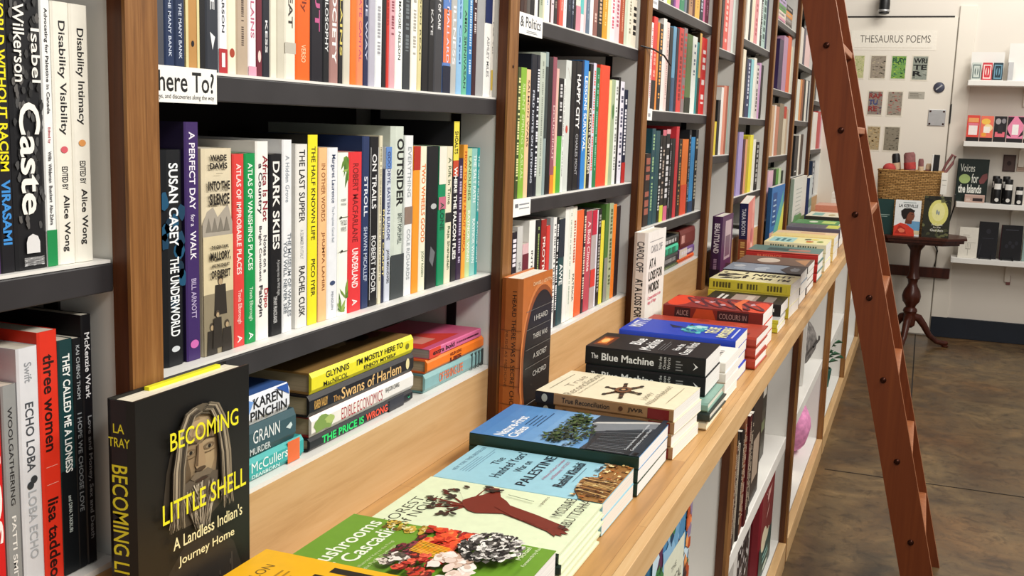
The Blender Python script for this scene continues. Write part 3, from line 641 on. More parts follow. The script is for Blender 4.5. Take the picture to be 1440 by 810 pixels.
row(1.115, -.016, 215, 2.188, [
 (36, 105, 211, '#0e1116', dict(art=sky, tc='#f0f4f6', hc=True, pages='#b8b0a0')),
 (107, 149, 172, '#3b2560', T(('A PERFECT DAY', .04, .36, '#ece8f2', .42, .5, .015), ('for a', .38, .43, '#d8d0e4', .3), ('WALK', .45, .57, '#ece8f2', .42, .5, .015), ('BILL ARNOTT', .65, .82, '#b6a8cc', .36), art=lambda c: c.ell(.93, .5, .018, .3, '#cf6ab0'), d=.19, c='#241c3c')),
 (157, 247, 209, '#d9cdb0', dict(art=silence2, tc='#2e2822', n='thick beige photo covered')),
 (250, 284, 217, '#d8403c', T(('ATLAS OF IMPROBABLE PLACES', .05, .62, '#f6e2dc', .42), ('Travis Elborough', .70, .88, '#f2c8c0', .42), ('A', .94, .98, '#f6e2dc', .4))),
 (285, 318, 216, '#0f8f4a', T(('ATLAS OF VANISHING PLACES', .05, .61, '#e6f4e8', .42), ('Travis Elborough', .70, .88, '#bfe0c4', .42), ('A', .94, .98, '#e6f4e8', .4))),
 (319, 357, 199, '#eeece6', T(('Africa Is Not', .07, .40, '#8a2430', .4, .72, .02), ('a Country', .11, .36, '#2a2630', .4, .3, .02), ('Notes on a', .47, .66, '#4a4a4e', .26, .7), ('Bright Continent', .42, .70, '#4a4a4e', .26, .3), ('Dipo', .74, .84, '#b03038', .36, .72, .02), ('Faloyin', .72, .88, '#2a2630', .36, .3, .02), d=.14)),
 (361, 398, 217, '#0f1014', T(('DARK SKIES', .04, .52, '#f0eee8', .55, .5, .02), ('A Journey into the Wild Night', .58, .78, '#a8a8a8', .3, .66), ('TIFFANY FRANCIS-BAKER', .78, .93, '#c8c8c8', .3, .4))),
 (399, 428, 197, '#e6e8ea', T(('A Hidden Grove', .08, .32, '#8a929a', .4), ('THE MUSEUM OF WHALES', .48, .92, '#6a727a', .36, .7), ('YOU WILL NEVER SEE', .52, .90, '#6a727a', .36, .28))),
 (440, 475, 203, '#e2e0da', T(('THE LAST SUPPER', .03, .42, '#1e1e20', .5), ('A SUMMER IN ITALY', .46, .62, '#a8a8a8', .28), ('RACHEL CUSK', .66, .94, '#1e1e20', .5))),
 (477, 506, 190, '#f0e128', T(('THE HALF KNOWN LIFE', .06, .55, '#2a2a12', .42), ('PICO IYER', .65, .85, '#2a2a12', .42), c='#1c1a16')),
 (509, q(49), 208, '#f0bb84', T(('IN OTHER WORDS', .09, .42, '#8a5a34', .45), ('JHUMPA LAHIRI', .48, .82, '#8a5a34', .42))),
 (q(50), q(86), 208, '#e4e6ea', T(('Margaret Laurence', .04, .32, '#2a3a5c', .45), ('The Prophets Camel Bell', .34, .55, '#9aa2ac', .3), ('PENGUIN', .84, .95, '#8a929c', .2), art=lambda c: c.ell(.79, .5, .014, .25, '#3a4a6c'))),
 (q(87), q(123), 215, '#eef0e6', dict(art=fern, tc='#2c2c2c', n='white leaf-patterned')),
 (q(124), q(170), 214, '#dc3438', T(('ROBERT MACFARLANE', .07, .56, '#7a1a1c', .42), ('UNDERLAND', .60, .85, '#f6e6e2', .46, .5, .02), ('A', .92, .96, '#f6e6e2', .4))),
 (q(171), q(196), 192, '#24345c', T(('STROLL', .23, .46, '#dfe4ee', .5), ('SHAWN MICALLEF', .52, .84, '#b4bed2', .5), d=.2)),
 (q(197), q(228), 193, '#131418', T(('ON TRAILS', .10, .42, '#e6e6e6', .5), ('ROBERT MOOR', .58, .92, '#d6d6d6', .5), art=lambda c: (c.rect(.06, .06, .96, .10, '#d0d0d0'), c.rect(.06, .90, .96, .94, '#d0d0d0')))),
 (q(230), q(241), 191, '#dcd4b8', D('#8a8268')), (q(242), q(252), 238, '#232a44', T(('MAGIC CARPET', .3, .8, '#e8d890', .6))),
 (q(253), q(273), 207, '#c9cfdc', T(('GOODBYE, EASTERN EUROPE', .03, .60, '#34406c', .62), ('JACOB MIKANOWSKI', .66, .88, '#1c1c20', .55), bands=[(0, .14, '#5f86c4')])),
 (q(275), q(321), 178, '#ccd4c8', T(('OUTSIDER', .07, .46, '#15181a', .52, .6, .03), ('BRETT POPPLEWELL', .50, .68, '#4a5450', .3, .62), bands=[(.74, 1, '#3a4042')], d=.21, hc=True)),
 (q(322), q(349), 191, '#e4e6e6', T(('EVERYTHING', .07, .38, '#a0a6a8', .46), ('COLE RICHARDS', .58, .9, '#a0a6a8', .42), bands=[(.44, .55, '#8a7468')])),
 (q(351), q(374), 206, '#ef962a', T(('A', .3, .31, '#ef962a', .1), bands=[(0, .16, '#b02e24')])), (q(375), q(397), 206, '#e9e6cc', T(('TWO WHEELS GOOD', .12, .66, '#e0702a', .6, .5, .02), ('JODY ROSEN', .72, .9, '#6a7a5a', .45))),
 (q(399), q(439), 206, '#15171b', dict(art=lambda c: (c.ell(.42, .6, .02, .25, '#b8b8b8'), c.poly([(.7, .4), (.75, .8), (.85, .6), (.8, .3)], '#6a6a6e')))), (q(441), q(466), 206, '#13885a', T(('ALONE', .4, .6, '#1c4a38', .5), bands=[(0, .27, '#e6e2d2'), (.36, .45, '#c06a80')])),
 (q(467), q(488), 206, '#e3dcc0', T(('A Rift in Time', .08, .42, '#5a6a4a', .5), ('Raja Shehadeh', .58, .9, '#5a6a4a', .5), bands=[(.48, .55, '#2c2c2c')])), (q(489), q(508), 171, '#1b1c20', T(('WHERE THE FALCON FLIES', .28, .86, '#f2f0ea', .6, .5, .03), ('SHOALTS', .06, .2, '#2c2c20', .6), bands=[(0, .24, '#e8d84a'), (.24, .34, '#c0482c')])),
 (q(509), q(526), 223, '#33223e', D('#b8aac4')), (q(527), q(540), 204, '#eda23a', T(('HOW TO WRITE ABOUT AFRICA', .05, .8, '#b03a1a', .6))), (q(541), q(556), 209, '#b9d19a', T(('LANDLINES', .06, .4, '#4a6a3a', .6), ('RAYNOR WINN', .48, .88, '#f2f4ea', .6))), (q(557), q(575), 209, '#8fc4bc', T(('THE SALT PATH', .05, .42, '#e8f4f2', .55), ('RAYNOR WINN', .55, .9, '#e8f4f2', .5))), (q(576), q(593), 208, '#2a9a98', T(('THE WILD SILENCE', .06, .5, '#dff2f0', .55), ('RAYNOR WINN', .58, .9, '#dff2f0', .5)))],
 PH, 'books on the shelf below the here To sign', y1max=1.70)
# second bay
row(1.573, -.006, 720, 8, [
 (95, 131, None, '#3a2420', D('#b89a80')), (132, 166, None, '#4a342c', {}), (167, 206, None, '#57534f', {}), (207, 254, None, '#151517', D('#c8c8c8', h=.3)), (256, 288, None, '#efeee8', {}), (289, 303, None, '#161618', {}), (305, 345, None, '#b3bca2', D('#7c866c')), (346, 362, None, '#e4ddc2', {}), (364, 421, None, '#e2e9f2', D('#8aa0c0', h=.2)), (422, 434, None, '#5a3a2e', {}), (435, 467, None, '#e0cfd4', D('#2c2c30', h=.5)), (468, 506, None, '#2b2728', D('#8a7a70')), (508, 529, None, '#8c1f22', {}), (530, 576, None, '#e05a4a', D('#f4d0c4', h=.2)), (577, 610, None, '#f1efee', D('#b0b0b4', h=.2)),
 (612, 664, None, '#1a2130', D('#50607a', h=.2)), (665, 690, None, '#20283c', D('#a8b0c0', h=.5)), (691, 711, None, '#151618', {}), (712, 764, None, '#dfe4d4', dict(bands=[(.75, 1, '#d08a98')], dash=[(.1, .7, '#8ab09a')])), (765, 800, None, '#5fbfbc', dict(bands=[(.82, 1, '#eadce0')])), (801, 825, None, '#e6c4c4', {}), (826, 871, None, '#5c7084', D('#94a4b4', h=.2)), (872, 906, None, '#f0f0ee', {}), (908, 957, None, '#8a5a52', D('#d8b8ac')), (958, 1012, None, '#1d1614', D('#d0b090', h=.4)), (1014, 1070, None, '#d29a22', D('#f0d48a', h=.2)), (1071, 1102, None, '#ece6c0', {}), (1104, 1150, None, '#ecdfe2', D('#d0506a', h=.4)), (1151, 1204, None, '#e8ccd0', D('#b0586a', h=.4)), (1205, 1256, None, '#a8482a', D('#e0a080', h=.2)), (1258, 1290, None, '#c6d2bc', {}), (1291, 1342, None, '#e9e3cf', D('#8a8470', h=.3)), (1344, 1392, None, '#e0d8c4', D('#1a1a1a', h=.7))],
 'shelf behind the Politics sign', 'books on the shelf behind the Politics sign', y1max=2.664)
def v2(y): return 60 + y / 7.36
row(1.238, -.008, 715, 6.23, [
 (53, 78, v2(255), '#3f4a26', D('#e6e4a0', h=.6)), (79, 128, v2(260), '#86b23a', T(('SILENT SPRING CASUAL', .12, .86, '#c8dc96', .45))), (129, 162, v2(280), '#f2c59a', T(('SALMON WARS', .08, .6, '#3a2a2a', .5))), (164, 214, v2(122), '#161a26', T(('FIELD NOTES ON LISTENING', .25, .9, '#d6dce8', .3), d=.2)), (215, 240, v2(130), '#1b1e2a', D('#e8e8ee', h=.6)), (241, 290, v2(106), '#b9c2b4', D('#7c8478', h=.2)), (291, 312, v2(100), '#8fa0a0', dict(bands=[(.1, .6, '#3a4444')])), (313, 354, v2(150), '#131316', {}), (355, 386, v2(152), '#94525e', T(('DOUGHNUT', .35, .75, '#e2c4c0', .5), bands=[(.86, 1, '#e0882e')])), (387, 406, v2(272), '#e9b8ac', dict(bands=[(.78, 1, '#efd23a')])), (408, 450, v2(372), '#4fa238', dict(bands=[(0, .5, '#15171a')], dash=[(.05, .4, '#c8c8c8')])), (451, 466, v2(375), '#e6e8e2', D('#8a8a86')), (467, 514, v2(186), '#cfd4ce', dict(art=lambda c: (c.poly([(.05, .2), (.14, .8), (.15, .9), (.06, .3)], '#8a5a3a'), c.ell(.52, .4, .03, .2, '#c0483a')))), (515, 552, v2(192), '#141316', {}), (553, 604, v2(196), '#121216', T(('HAPPY CITY', .1, .52, '#f2f2f0', .6, .5, .03), ('CHARLES MONT', .56, .88, '#a8a8ac', .4))), (605, 622, v2(190), '#1b2440', {}), (623, 662, v2(188), '#2f84cf', T(('LESSONS SURVIVAL', .12, .7, '#eaf2fa', .6, .5, .02))), (663, 674, v2(300), '#dcd692', {}), (675, 704, v2(225), '#15161a', T(('CLIMATE CAPITALISM', .35, .88, '#eee6d0', .6, .5, .02))), (705, 728, v2(215), '#d8d4e4', D('#e0604a', h=.5)), (730, 762, v2(262), '#1f7a4a', D('#8acab0', h=.3)), (764, 848, v2(238), '#e24a2c', {}), (850, 868, v2(390), '#ece0a0', {}), (869, 902, v2(385), '#a3b490', dict(art=lambda c: c.blob(.3, .5, .07, .3, '#4c7a44'))), (903, 928, v2(392), '#e8eae4', D('#8a8c88', h=.5)), (929, 945, v2(360), '#1a1a1c', {}), (946, 980, v2(405), '#e4e2ec', D('#55556a', h=.5)), (981, 1014, v2(490), '#1a2138', dict(dash=[(.1, .7, '#e6e6ea')], bands=[(.78, 1, '#b42a26')]))],
 'shelf below the Politics sign', 'books on the shelf below the Politics sign', y1max=2.664)
def v3(y): return 260 + y / 6.75
row(.949, -.012, 0, 1, [
 (715, 722.5, v3(450), '#1a1522', D('#f0e8f0', h=.6)), (723, 730.5, v3(395), '#c9c8c4', T(('INTELLECT', .3, .6, '#6a6a6a', .4))), (731, 739, v3(560), '#d8b0b4', dict(bands=[(.1, .6, '#6a2030')])), (739.5, 748, v3(338), '#efeee8', T(('INTELLIGENCE', .25, .75, '#3a3a3a', .3))), (748.5, 756, v3(332), '#16181a', D('#a8c070', h=.2)), (756.5, 763.5, v3(330), '#9c2420', T(('PROTRACTED', .15, .75, '#f0e4dc', .5))), (764, 768.5, v3(388), '#d23a34', {}), (769, 773, v3(310), '#9a9c9c', {}), (773.5, 777.5, v3(310), '#ecebe6', D('#6a6a6a', h=.5)), (778, 781, v3(312), '#1b1e20', D('#f0f0f0', h=.6)),
 (781.5, 789.3, v3(325), '#1d4448', T(('AWE', .42, .62, '#eef2ee', .6), bands=[(0, .36, '#1e2836')])), (790, 795.4, v3(212), '#eceae2', {}), (795.8, 800.2, v3(205), '#e6e8dc', D('#9aa894', h=.3)), (800.6, 806, v3(205), '#ece6d4', T(('PATRICK', .6, .85, '#3c3a36', .5), dash=[(.1, .5, '#c05a3a')])), (806.4, 816, v3(240), '#e3632e', {}), (816.4, 819.2, v3(238), '#2b2226', D('#e8d8c0', h=.7)), (819.6, 827.6, v3(250), '#bb4654', T(('A Bold Climate', .1, .6, '#f4dcd8', .5))), (828, 834.4, v3(240), '#b5a8a4', dict(bands=[(.0, .25, '#c01a3a'), (.6, .78, '#d83a30')])), (834.6, 836, v3(240), '#ebe8f0', {}), (836.3, 841, v3(228), '#151517', D('#a09c94', h=.5)), (841.3, 845.6, v3(340), '#e6d83e', {}), (847, 851.8, v3(180), '#4c7434', dict(bands=[(.55, 1, '#8a8c80')])), (852.2, 857.4, v3(175), '#a8b28c', D('#5a6444', h=.5)), (857.8, 861.8, v3(185), '#e87f28', {}), (862.2, 867.8, v3(200), '#2a1d1f', {})],
 'bottom shelf below the Politics sign', 'books on the bottom shelf below the Politics sign', y1max=2.664)
# third bay
row(1.718, -.008, 900, 9, [(225, 264, None, '#9aa6b4'), (265, 300, None, '#2a2a32'), (301, 345, None, '#d8dcd8', D('#8a9a9a')), (346, 390, None, '#c4d060', {}), (391, 425, None, '#3a1e3c', D('#b090b4')), (426, 450, None, '#7a3a86', {}), (451, 500, None, '#d884b0', D('#7a3060', h=.3)), (501, 560, None, '#2f8a62', D('#a8d8c0', h=.3)), (561, 590, None, '#6a7a8a', {}), (591, 616, None, '#17171a', {}), (617, 665, None, '#b58a68', D('#5a3a2a', h=.3)), (666, 692, None, '#5a2a22', {}), (693, 752, None, '#e2b04c', D('#a87a20', h=.2)), (754, 796, None, '#1c2232', D('#b8c0d0')), (797, 816, None, '#c86a92', {}), (817, 866, None, '#5e2238', D('#a8788a', h=.2))],
 'top shelf right of third post', 'books on the top shelf right of the third post', y1max=3.606)
row(1.426, -.008, 900, 6.745, [(72, 92, 32, '#ece8e6', D('#d0707a')), (93, 132, 24.4, '#d8403a', dict(bands=[(.68, 1, '#1a1618')], dash=[(.35, .66, '#e8a090')])), (134, 150, 32, '#e08a3a'), (151, 186, 34, '#1c1a1c', D('#e0a050', h=.4)), (187, 215, 26.7, '#ece6e0', {}), (216, 244, 32, '#e8d2cc', D('#b88a84', h=.3)), (246, 280, 39, '#15161b', {}), (282, 310, 38, '#6fa6c8', dict(bands=[(.6, 1, '#3a5a7a')])), (311, 336, 40, '#131b33', {}), (338, 380, 40, '#d8423e', D('#8a1a1c', h=.4)), (382, 413, 40, '#8f7f80', D('#d83a3a', h=.6)), (415, 466, 49, '#5d7a44', dict(bands=[(.8, 1, '#1e2a1a')])), (468, 510, 52, '#e6ebe4', D('#3a4a6a', .1, .5, .3)), (511, 528, 60, '#2c8a8c'), (529, 548, 47, '#3a2c1c', dict(bands=[(0, .55, '#d8a85a')])), (552, 601, 54, '#cf2e2c', D('#f0e4e0', h=.5))],
 'second shelf right of third post', 'books on the second shelf right of the third post', y1max=3.606)
row(1.107, -.008, 895, 5.063, [(42, 80, 216, '#241a1a', D('#a05a4a', h=.7)), (81, 106, 181, '#1e4650', D('#9ac08a', h=.4)), (107, 140, 184, '#1f4a52'), (141, 155, 190, '#17191b', D('#d8d8d8', h=.7)), (156, 181, 183, '#1b1719', dict(bands=[(.82, 1, '#d4d84a'), (0, .06, '#d06a7a')], dash=[(.1, .75, '#b8a89a')])), (183, 210, 182, '#17181b', dict(bands=[(.84, 1, '#d8688a'), (0, .05, '#e0a0a8')], dash=[(.1, .75, '#e0e0e4')], dh=.6)), (212, 226, 195, '#16161a', D('#a0a0a8')), (227, 252, 195, '#121216', {}), (254, 274, 178, '#c8343c'), (276, 301, 196, '#1f1614', D('#c8a060', h=.3)), (303, 345, 196, '#ea7a2c', dict(bands=[(.6, 1, '#d84a28')])), (347, 362, 183, '#15171c', D('#8a94a4')), (364, 392, 193, '#2f86c0', dict(bands=[(.85, 1, '#1c3a5c')])), (394, 413, 183, '#14161a', D('#b0a890', h=.5))],
 'third shelf right of third post', 'books on the third shelf right of the third post', y1max=3.606)
# narrow bay
row(1.66, -.008, 980, 6.23, [(204, 224, None, '#2a2426'), (226, 264, None, '#d85a50', D('#f0c0b4')), (266, 296, None, '#e0b4b4'), (298, 318, None, '#d4ded6')], 'upper shelf in narrow fourth bay', 'books on the upper shelf of the narrow bay', y1max=4.09)
row(1.287, -.008, 980, 5.79, [(120, 148, 171, '#e8cf3a'), (149, 170, 141, '#17171a'), (172, 190, 123, '#e8e6e0'), (191, 214, 121, '#d88e78'), (216, 228, 121, '#a4604e'), (230, 243, 121, '#9aaca0')], 'lower shelf in narrow fourth bay', 'books on the lower shelf of the narrow bay', y1max=4.09)
row(.949, -.03, 0, 1, [(994, 1005.5, 242, '#dde0de', dict(bands=[(.3, .9, '#8a8e90')])), (1006, 1014, 258, '#16171a')], 'bottom of narrow fourth bay', 'books at the bottom of the narrow bay', y1max=4.09)
# bays five to eight
row(1.735, -.008, 1040, 5.4, [(45, 65, None, '#ece6da'), (66, 80, None, '#1a1a1c'), (82, 105, None, '#e6dcc2'), (106, 130, None, '#d88a8e', D('#b04a54')), (131, 150, None, '#f0eee8'), (151, 162, None, '#1a1c1e', D('#e0e0e0')), (163, 189, None, '#a9c4bc', D('#3a5a54', h=.5)), (190, 201, None, '#24304e')], 'top shelf right of fifth post', 'books on the top shelf right of the fifth post', y1max=5.0)
row(1.431, -.008, 980, 5.79, [(350, 371, 70, '#e9dfc6'), (372, 385, 80, '#19191c'), (386, 417, 84, '#1c2c58', D('#d0d4e0', h=.3)), (418, 438, 84, '#86c4cc'), (440, 461, 82, '#e6e4d8'), (462, 484, 92, '#cfc6c2', D('#3a3030')), (485, 499, 89, '#c79ac4'), (500, 518, 92, '#1d1c20')], 'second shelf right of fifth post', 'books on the second shelf right of the fifth post', y1max=5.0)
row(1.113, -.008, 0, 1, [(1034.5, 1040.5, 186, '#a394c8'), (1041, 1044, 196, '#4a2030'), (1044.3, 1047, 196, '#d89a72'), (1047.3, 1050.4, 192, '#b8a42c'), (1050.7, 1055, 190, '#e4d93c'), (1055.3, 1059, 196, '#e6e4d8'), (1059.5, 1064, 200, '#1a1a1c', D('#b0b0b0'))], 'third shelf right of fifth post', 'books on the third shelf right of the fifth post', y1max=5.0)
row(1.58, -.008, 1040, 5.4, [(285, 314, 56, '#33204a'), (315, 345, 52, '#b48aa8'), (346, 372, 52, '#dc6a42'), (373, 390, 66, '#e6e0c4'), (391, 409, 66, '#18191b')], 'second shelf right of sixth post', 'books on the second shelf right of the sixth post', y1max=5.926)
row(1.258, -.008, 1040, 4.5, [(188, 204, 149, '#c8a078'), (205, 214, 148, '#e4d8cc'), (215, 235, 150, '#c07a60'), (236, 262, 146, '#8a7a64'), (263, 280, 150, '#d8ccb4', dict(bands=[(0, .25, '#c04030')])), (281, 297, 154, '#c4ae94')], 'third shelf right of sixth post', 'books on the third shelf right of the sixth post', y1max=5.926)
row(.949, -.012, 1040, 4.5, [(164, 196, 240, '#e3b8c8'), (197, 214, 238, '#1e2422'), (215, 230, 238, '#5f9a4a'), (231, 246, 236, '#c8dcb0'), (247, 261, 240, '#203022'), (262, 284, 240, '#c4703c')], 'bottom shelf right of sixth post', 'books on the bottom shelf right of the sixth post', y1max=5.926)
row(1.76, -.008, 1040, 5.4, [(455, 475, None, '#e0d8cc', dict(h=.2)), (476, 490, None, '#4a4458', dict(h=.21)), (491, 528, None, '#e4c2c0', dict(h=.18))], 'top shelf right of seventh post', 'books on the top shelf right of the seventh post', y1max=6.876)
row(1.444, -.008, 1040, 4.5, [(352, 370, 112, '#dce0d4'), (371, 382, 112, '#d48a4a'), (383, 394, 112, '#8a4a2a'), (395, 405, 112, '#1a1a1a'), (406, 418, 114, '#ece8dc'), (419, 432, 114, '#1c2438')], 'second shelf right of seventh post', 'books on the second shelf right of the seventh post', y1max=6.876)
row(1.123, -.008, 1040, 4.5, [(338, 360, 191, '#17181a', D('#d8d8d8', .7, .9)), (361, 371, 189, '#e6e2d6'), (372, 388, 189, '#3a2820')], 'third shelf right of seventh post', 'books on the third shelf right of the seventh post', y1max=6.876)
row(.949, -.03, 0, 1, [(1108, 1112, 258, '#e4d040'), (1113, 1116, 266, '#e6e4dc')], 'bottom shelf right of seventh post', 'books on the bottom shelf right of the seventh post', y1max=6.876)
row(1.586, -.008, 0, 1, [(1143.5, 1145, None, '#c8b48a', dict(h=.2)), (1145.2, 1147, None, '#3a3430', dict(h=.19))], 'upper shelf right of eighth post', 'books on the upper shelf right of the eighth post')
row(1.269, -.008, 1040, 4.5, [(456, 480, 158, '#ece8e0'), (481, 500, 157, '#c02a30'), (501, 512, 165, '#d88a9a'), (513, 525, 165, '#e4ccc0')], 'middle shelf right of eighth post', 'books on the middle shelf right of the eighth post')
row(.949, -.02, 0, 1, [(1139.5, 1143, 226, '#20304a', D('#d8dce4')), (1143.5, 1146.5, 226, '#d8dad8'), (1147, 1149, 230, '#2a2422')], 'bottom shelf right of eighth post', 'books on the bottom shelf right of the eighth post')

# ================================================================== books lying in piles on the bottom shelves
def pile(z0, X, items, group):
    """items from the top down: label, left and right end of the spine as measured, height of its top at the right end"""
    tops = []
    for it in items:
        yr = min([yat(it[2], X, z0 + .06)] + [y + PW / 2 - .0225 for y in PY if y > yat(it[1], X, z0 + .06)]); tops.append((yat(it[1], X, z0 + .06), yr, zat(it[3], X, yr)))
    for i, it in enumerate(items):
        yl, yr, zt = tops[i]; zb = tops[i + 1][2] if i + 1 < len(items) else z0
        t = zt - zb - .0006; o = it[5] if len(it) > 5 else {}
        book(it[0], (X - o.get('in', 0), yr, zb + .0003), 'lie', yr - yl, o.get('d', .15), t, o.get('c', it[4]), o.get('hc', True), spine_fn(o), o.get('cover'), it[4], None, o.get('pages', '#b9a98c'), group)
pgp = 'books lying in piles on the bottom shelf'
pile(.9486, -.010, [
 ('blue and white book on top of the left pile on the bottom shelf', 300, 407, 537, '#e2e6ee', T(('KAREN', .50, .90, '#1b1b1e', .36, .72, .02), ('PINCHIN', .46, .96, '#1b1b1e', .34, .3, .02), bands=[(0, .36, '#3a66b4')], art=lambda c: (c.poly([(.3, 0), (.36, 1), (.5, .8), (.42, .3)], '#6f9ad8'), c.poly([(.8, 1), (.97, 1), (.99, .6)], '#2c57a8')), c='#3d5f9c')),
 ('dark teal book with white lettering, middle of the left pile', 303, 416, 573, '#34525a', T(('GRANN', .44, .78, '#e8ecec', .40, .62, .0), ('MURDER', .40, .66, '#c8d0d0', .2, .2), c='#2a4148', art=lambda c: c.poly([(.86, .5), (.93, .62), (.95, .5), (.92, .4)], '#c8d8d8'))),
 ('turquoise and orange book at the bottom of the left pile', 302, 427, 611, '#37a5a2', T(('McCullers', .38, .80, '#eaf4f2', .44, .6, .0), ('DEARBORN', .38, .70, '#cfe6e2', .16, .2), bands=[(.80, .95, '#e06a36')], c='#2f8f8e'))], pgp)
pile(.9486, -.010, [
 ('yellow hardcover with black lettering topping the middle pile', 438, 580.5, 470.5, '#e6dc2c', T(('GLYNNIS', .12, .33, '#1c1a14', .32, .70, .02), ('MacNICOL', .10, .32, '#1c1a14', .24, .30, .01), ("I'M MOSTLY HERE TO", .40, .88, '#1c1a14', .32, .70, .02), ('ENJOY MYSELF', .47, .80, '#1c1a14', .24, .30, .02), c='#8a6a3c', cover=lambda c: [c.blob(rng.uniform(.1, .9), rng.uniform(.1, .9), .12, .1, k) for k in ('#5a2a20', '#c8a878', '#e2d23a', '#7a3a2c', '#d8c8a0', '#3c2a20')], art=lambda c: c.ell(.93, .5, .02, .16, '#7a7420'))),
 ('black hardcover with gold lettering, second in the middle pile', 435, 581.5, 496, '#17161a', T(('The', .20, .26, '#b88a4a', .3, .4), ('Swans of Harlem', .27, .86, '#e2b878', .56, .5, .01), ('KAREN VALBY', .04, .15, '#d8a858', .4, .5), art=lambda c: c.ell(.93, .55, .02, .3, '#e6d8a0'))),
 ('white paperback with red lettering, third in the middle pile', 438, 581.5, 522, '#e9e4dc', T(('EDIBLE ECONOMICS', .26, .66, '#a82c34', .6, .5, .0), ('HA-JOON CHANG', .69, .84, '#4a4a4a', .34, .6), c='#8a2c2a', art=lambda c: (c.blob(.1, .5, .08, .4, '#7d9a4c'), c.blob(.15, .55, .04, .2, '#a8bc6a')))),
 ('black hardcover with green and red lettering at the bottom of the middle pile', 436, 581, 547, '#1b1b1e', T(('THE PRICE IS', .10, .48, '#2bd46a', .62, .5, .03), ('WRONG', .50, .72, '#f0583c', .62, .5, .03), bands=[(.74, .9, '#34343a')], art=lambda c: c.poly([(.95, .4), (.97, .6), (.96, .4), (.94, .6)], '#4ad89a')))], pgp)
pile(.9486, -.010, [
 ('pink and red paperback with black lettering, upper in the right pile', 604, 676, 461, '#d66a94', T(('extra bold', .06, .46, '#2a1418', .52, .5, .03), hc=False, dash=[(.50, .95, '#5a2034')], dh=.2, bands=[(0, .2, '#d8402c')], c='#d05a80', pages='#a09a94', cover=lambda c: (c.poly([(.1, .3), (.1, 1), (.8, 1), (.8, .6)], '#cf3e34'), c.rect(.2, .6, .6, .85, '#d88a7a')), d=.145)),
 ('orange hardcover with dark red lettering, middle of the right pile', 601, 689, 471.5, '#ee7a24', T(('HELEN KING', .38, .58, '#5a1416', .26, .68, .03), ('LIES', .38, .58, '#5a1416', .3, .28, .05), c='#e2642c')),
 ('teal hardcover with orange lettering at the bottom of the right pile', 598.5, 689.5, 489, '#86b0b0', T(('OF FISHING LIFE', .22, .62, '#ee7a4c', .5, .5, .01), bands=[(.78, .80, '#2c3a3c'), (.85, .87, '#2c3a3c'), (.91, .93, '#2c3a3c'), (.96, 1, '#20282a')], c='#5a8486'))], pgp)
book('yellow book lying flat behind the pink paperback on the right pile', (-.14, 1.70, 1.0486), 'lie', .21, .11, .012, '#d8c03a', False, group=pgp)
FAR[0] = True
for k in range(3):
    book(f'plain book under the yellow one at the back of the right pile, {ONES[k + 1]} from the bottom', (-.165, 1.695, .9486 + k * .0333), 'lie', .2, .09, .032, ['#3a3a3c', '#6a4a3a', '#8a8478'][k], True, group=pgp)
FAR[0] = False
pile(.9486, -.010, [
 ('black book on top of left pile right of the third post', 925, 954, 328.5, '#1b1d1e', D('#d8d8d8')), ('mint green book, second in left pile right of the third post', 925, 954, 341, '#2fbd92', D('#14503e', h=.6)),
 ('black book with grey lettering, third in left pile right of third post', 925, 954.5, 353.5, '#1e2022', D('#b0b0b0')), ('olive book at the bottom of left pile right of third post', 925, 955, 367.5, '#4e5a3a', D('#a8b080'))], pgp)
pile(.9486, -.010, [
 ('thick maroon book on top of right pile beside fourth post', 956, 977, 317, '#6a2622', dict(dash=[(.1, .3, '#d8a098')])), ('purple and white book in middle of right pile beside fourth post', 956, 977, 342.5, '#6a4884', dict(bands=[(0, .5, '#d8c8b8')], dash=[(.1, .85, '#f0e8f0')])),
 ('orange book at the bottom of right pile beside fourth post', 954, 977, 354.5, '#e8601c', D('#b03a10', h=.3))], pgp)
FAR[0] = True
for k, (cc, nm) in enumerate((('#b8a4cc', 'lilac'), ('#5a9a4c', 'green'), ('#e4d4c4', 'cream'), ('#d88aa4', 'pink'))):
    book(f'{nm} book in the left top shelf pile beside the sixth post, {ONES[4 - k]} from bottom', (-.02, 5.62, 1.9006 + (3 - k) * .031), 'lie', .3, .16, .0305, cc, False, spine_fn(D('#6a5a6a', h=.3)), group='piles on the top shelf beside the sixth post')
for k, (cc, nm) in enumerate((('#2a2a2c', 'black'), ('#ea9a3c', 'orange'), ('#8a7e78', 'grey'), ('#4c4640', 'charcoal'))):
    book(f'{nm} book in the right top shelf pile before the seventh post, {ONES[4 - k]} from bottom', (-.02, 5.90, 1.9006 + (3 - k) * .029), 'lie', .25, .16, .0285, cc, False, spine_fn(D('#c8c0b8', h=.3)), group='piles on the top shelf beside the sixth post')
FAR[0] = False

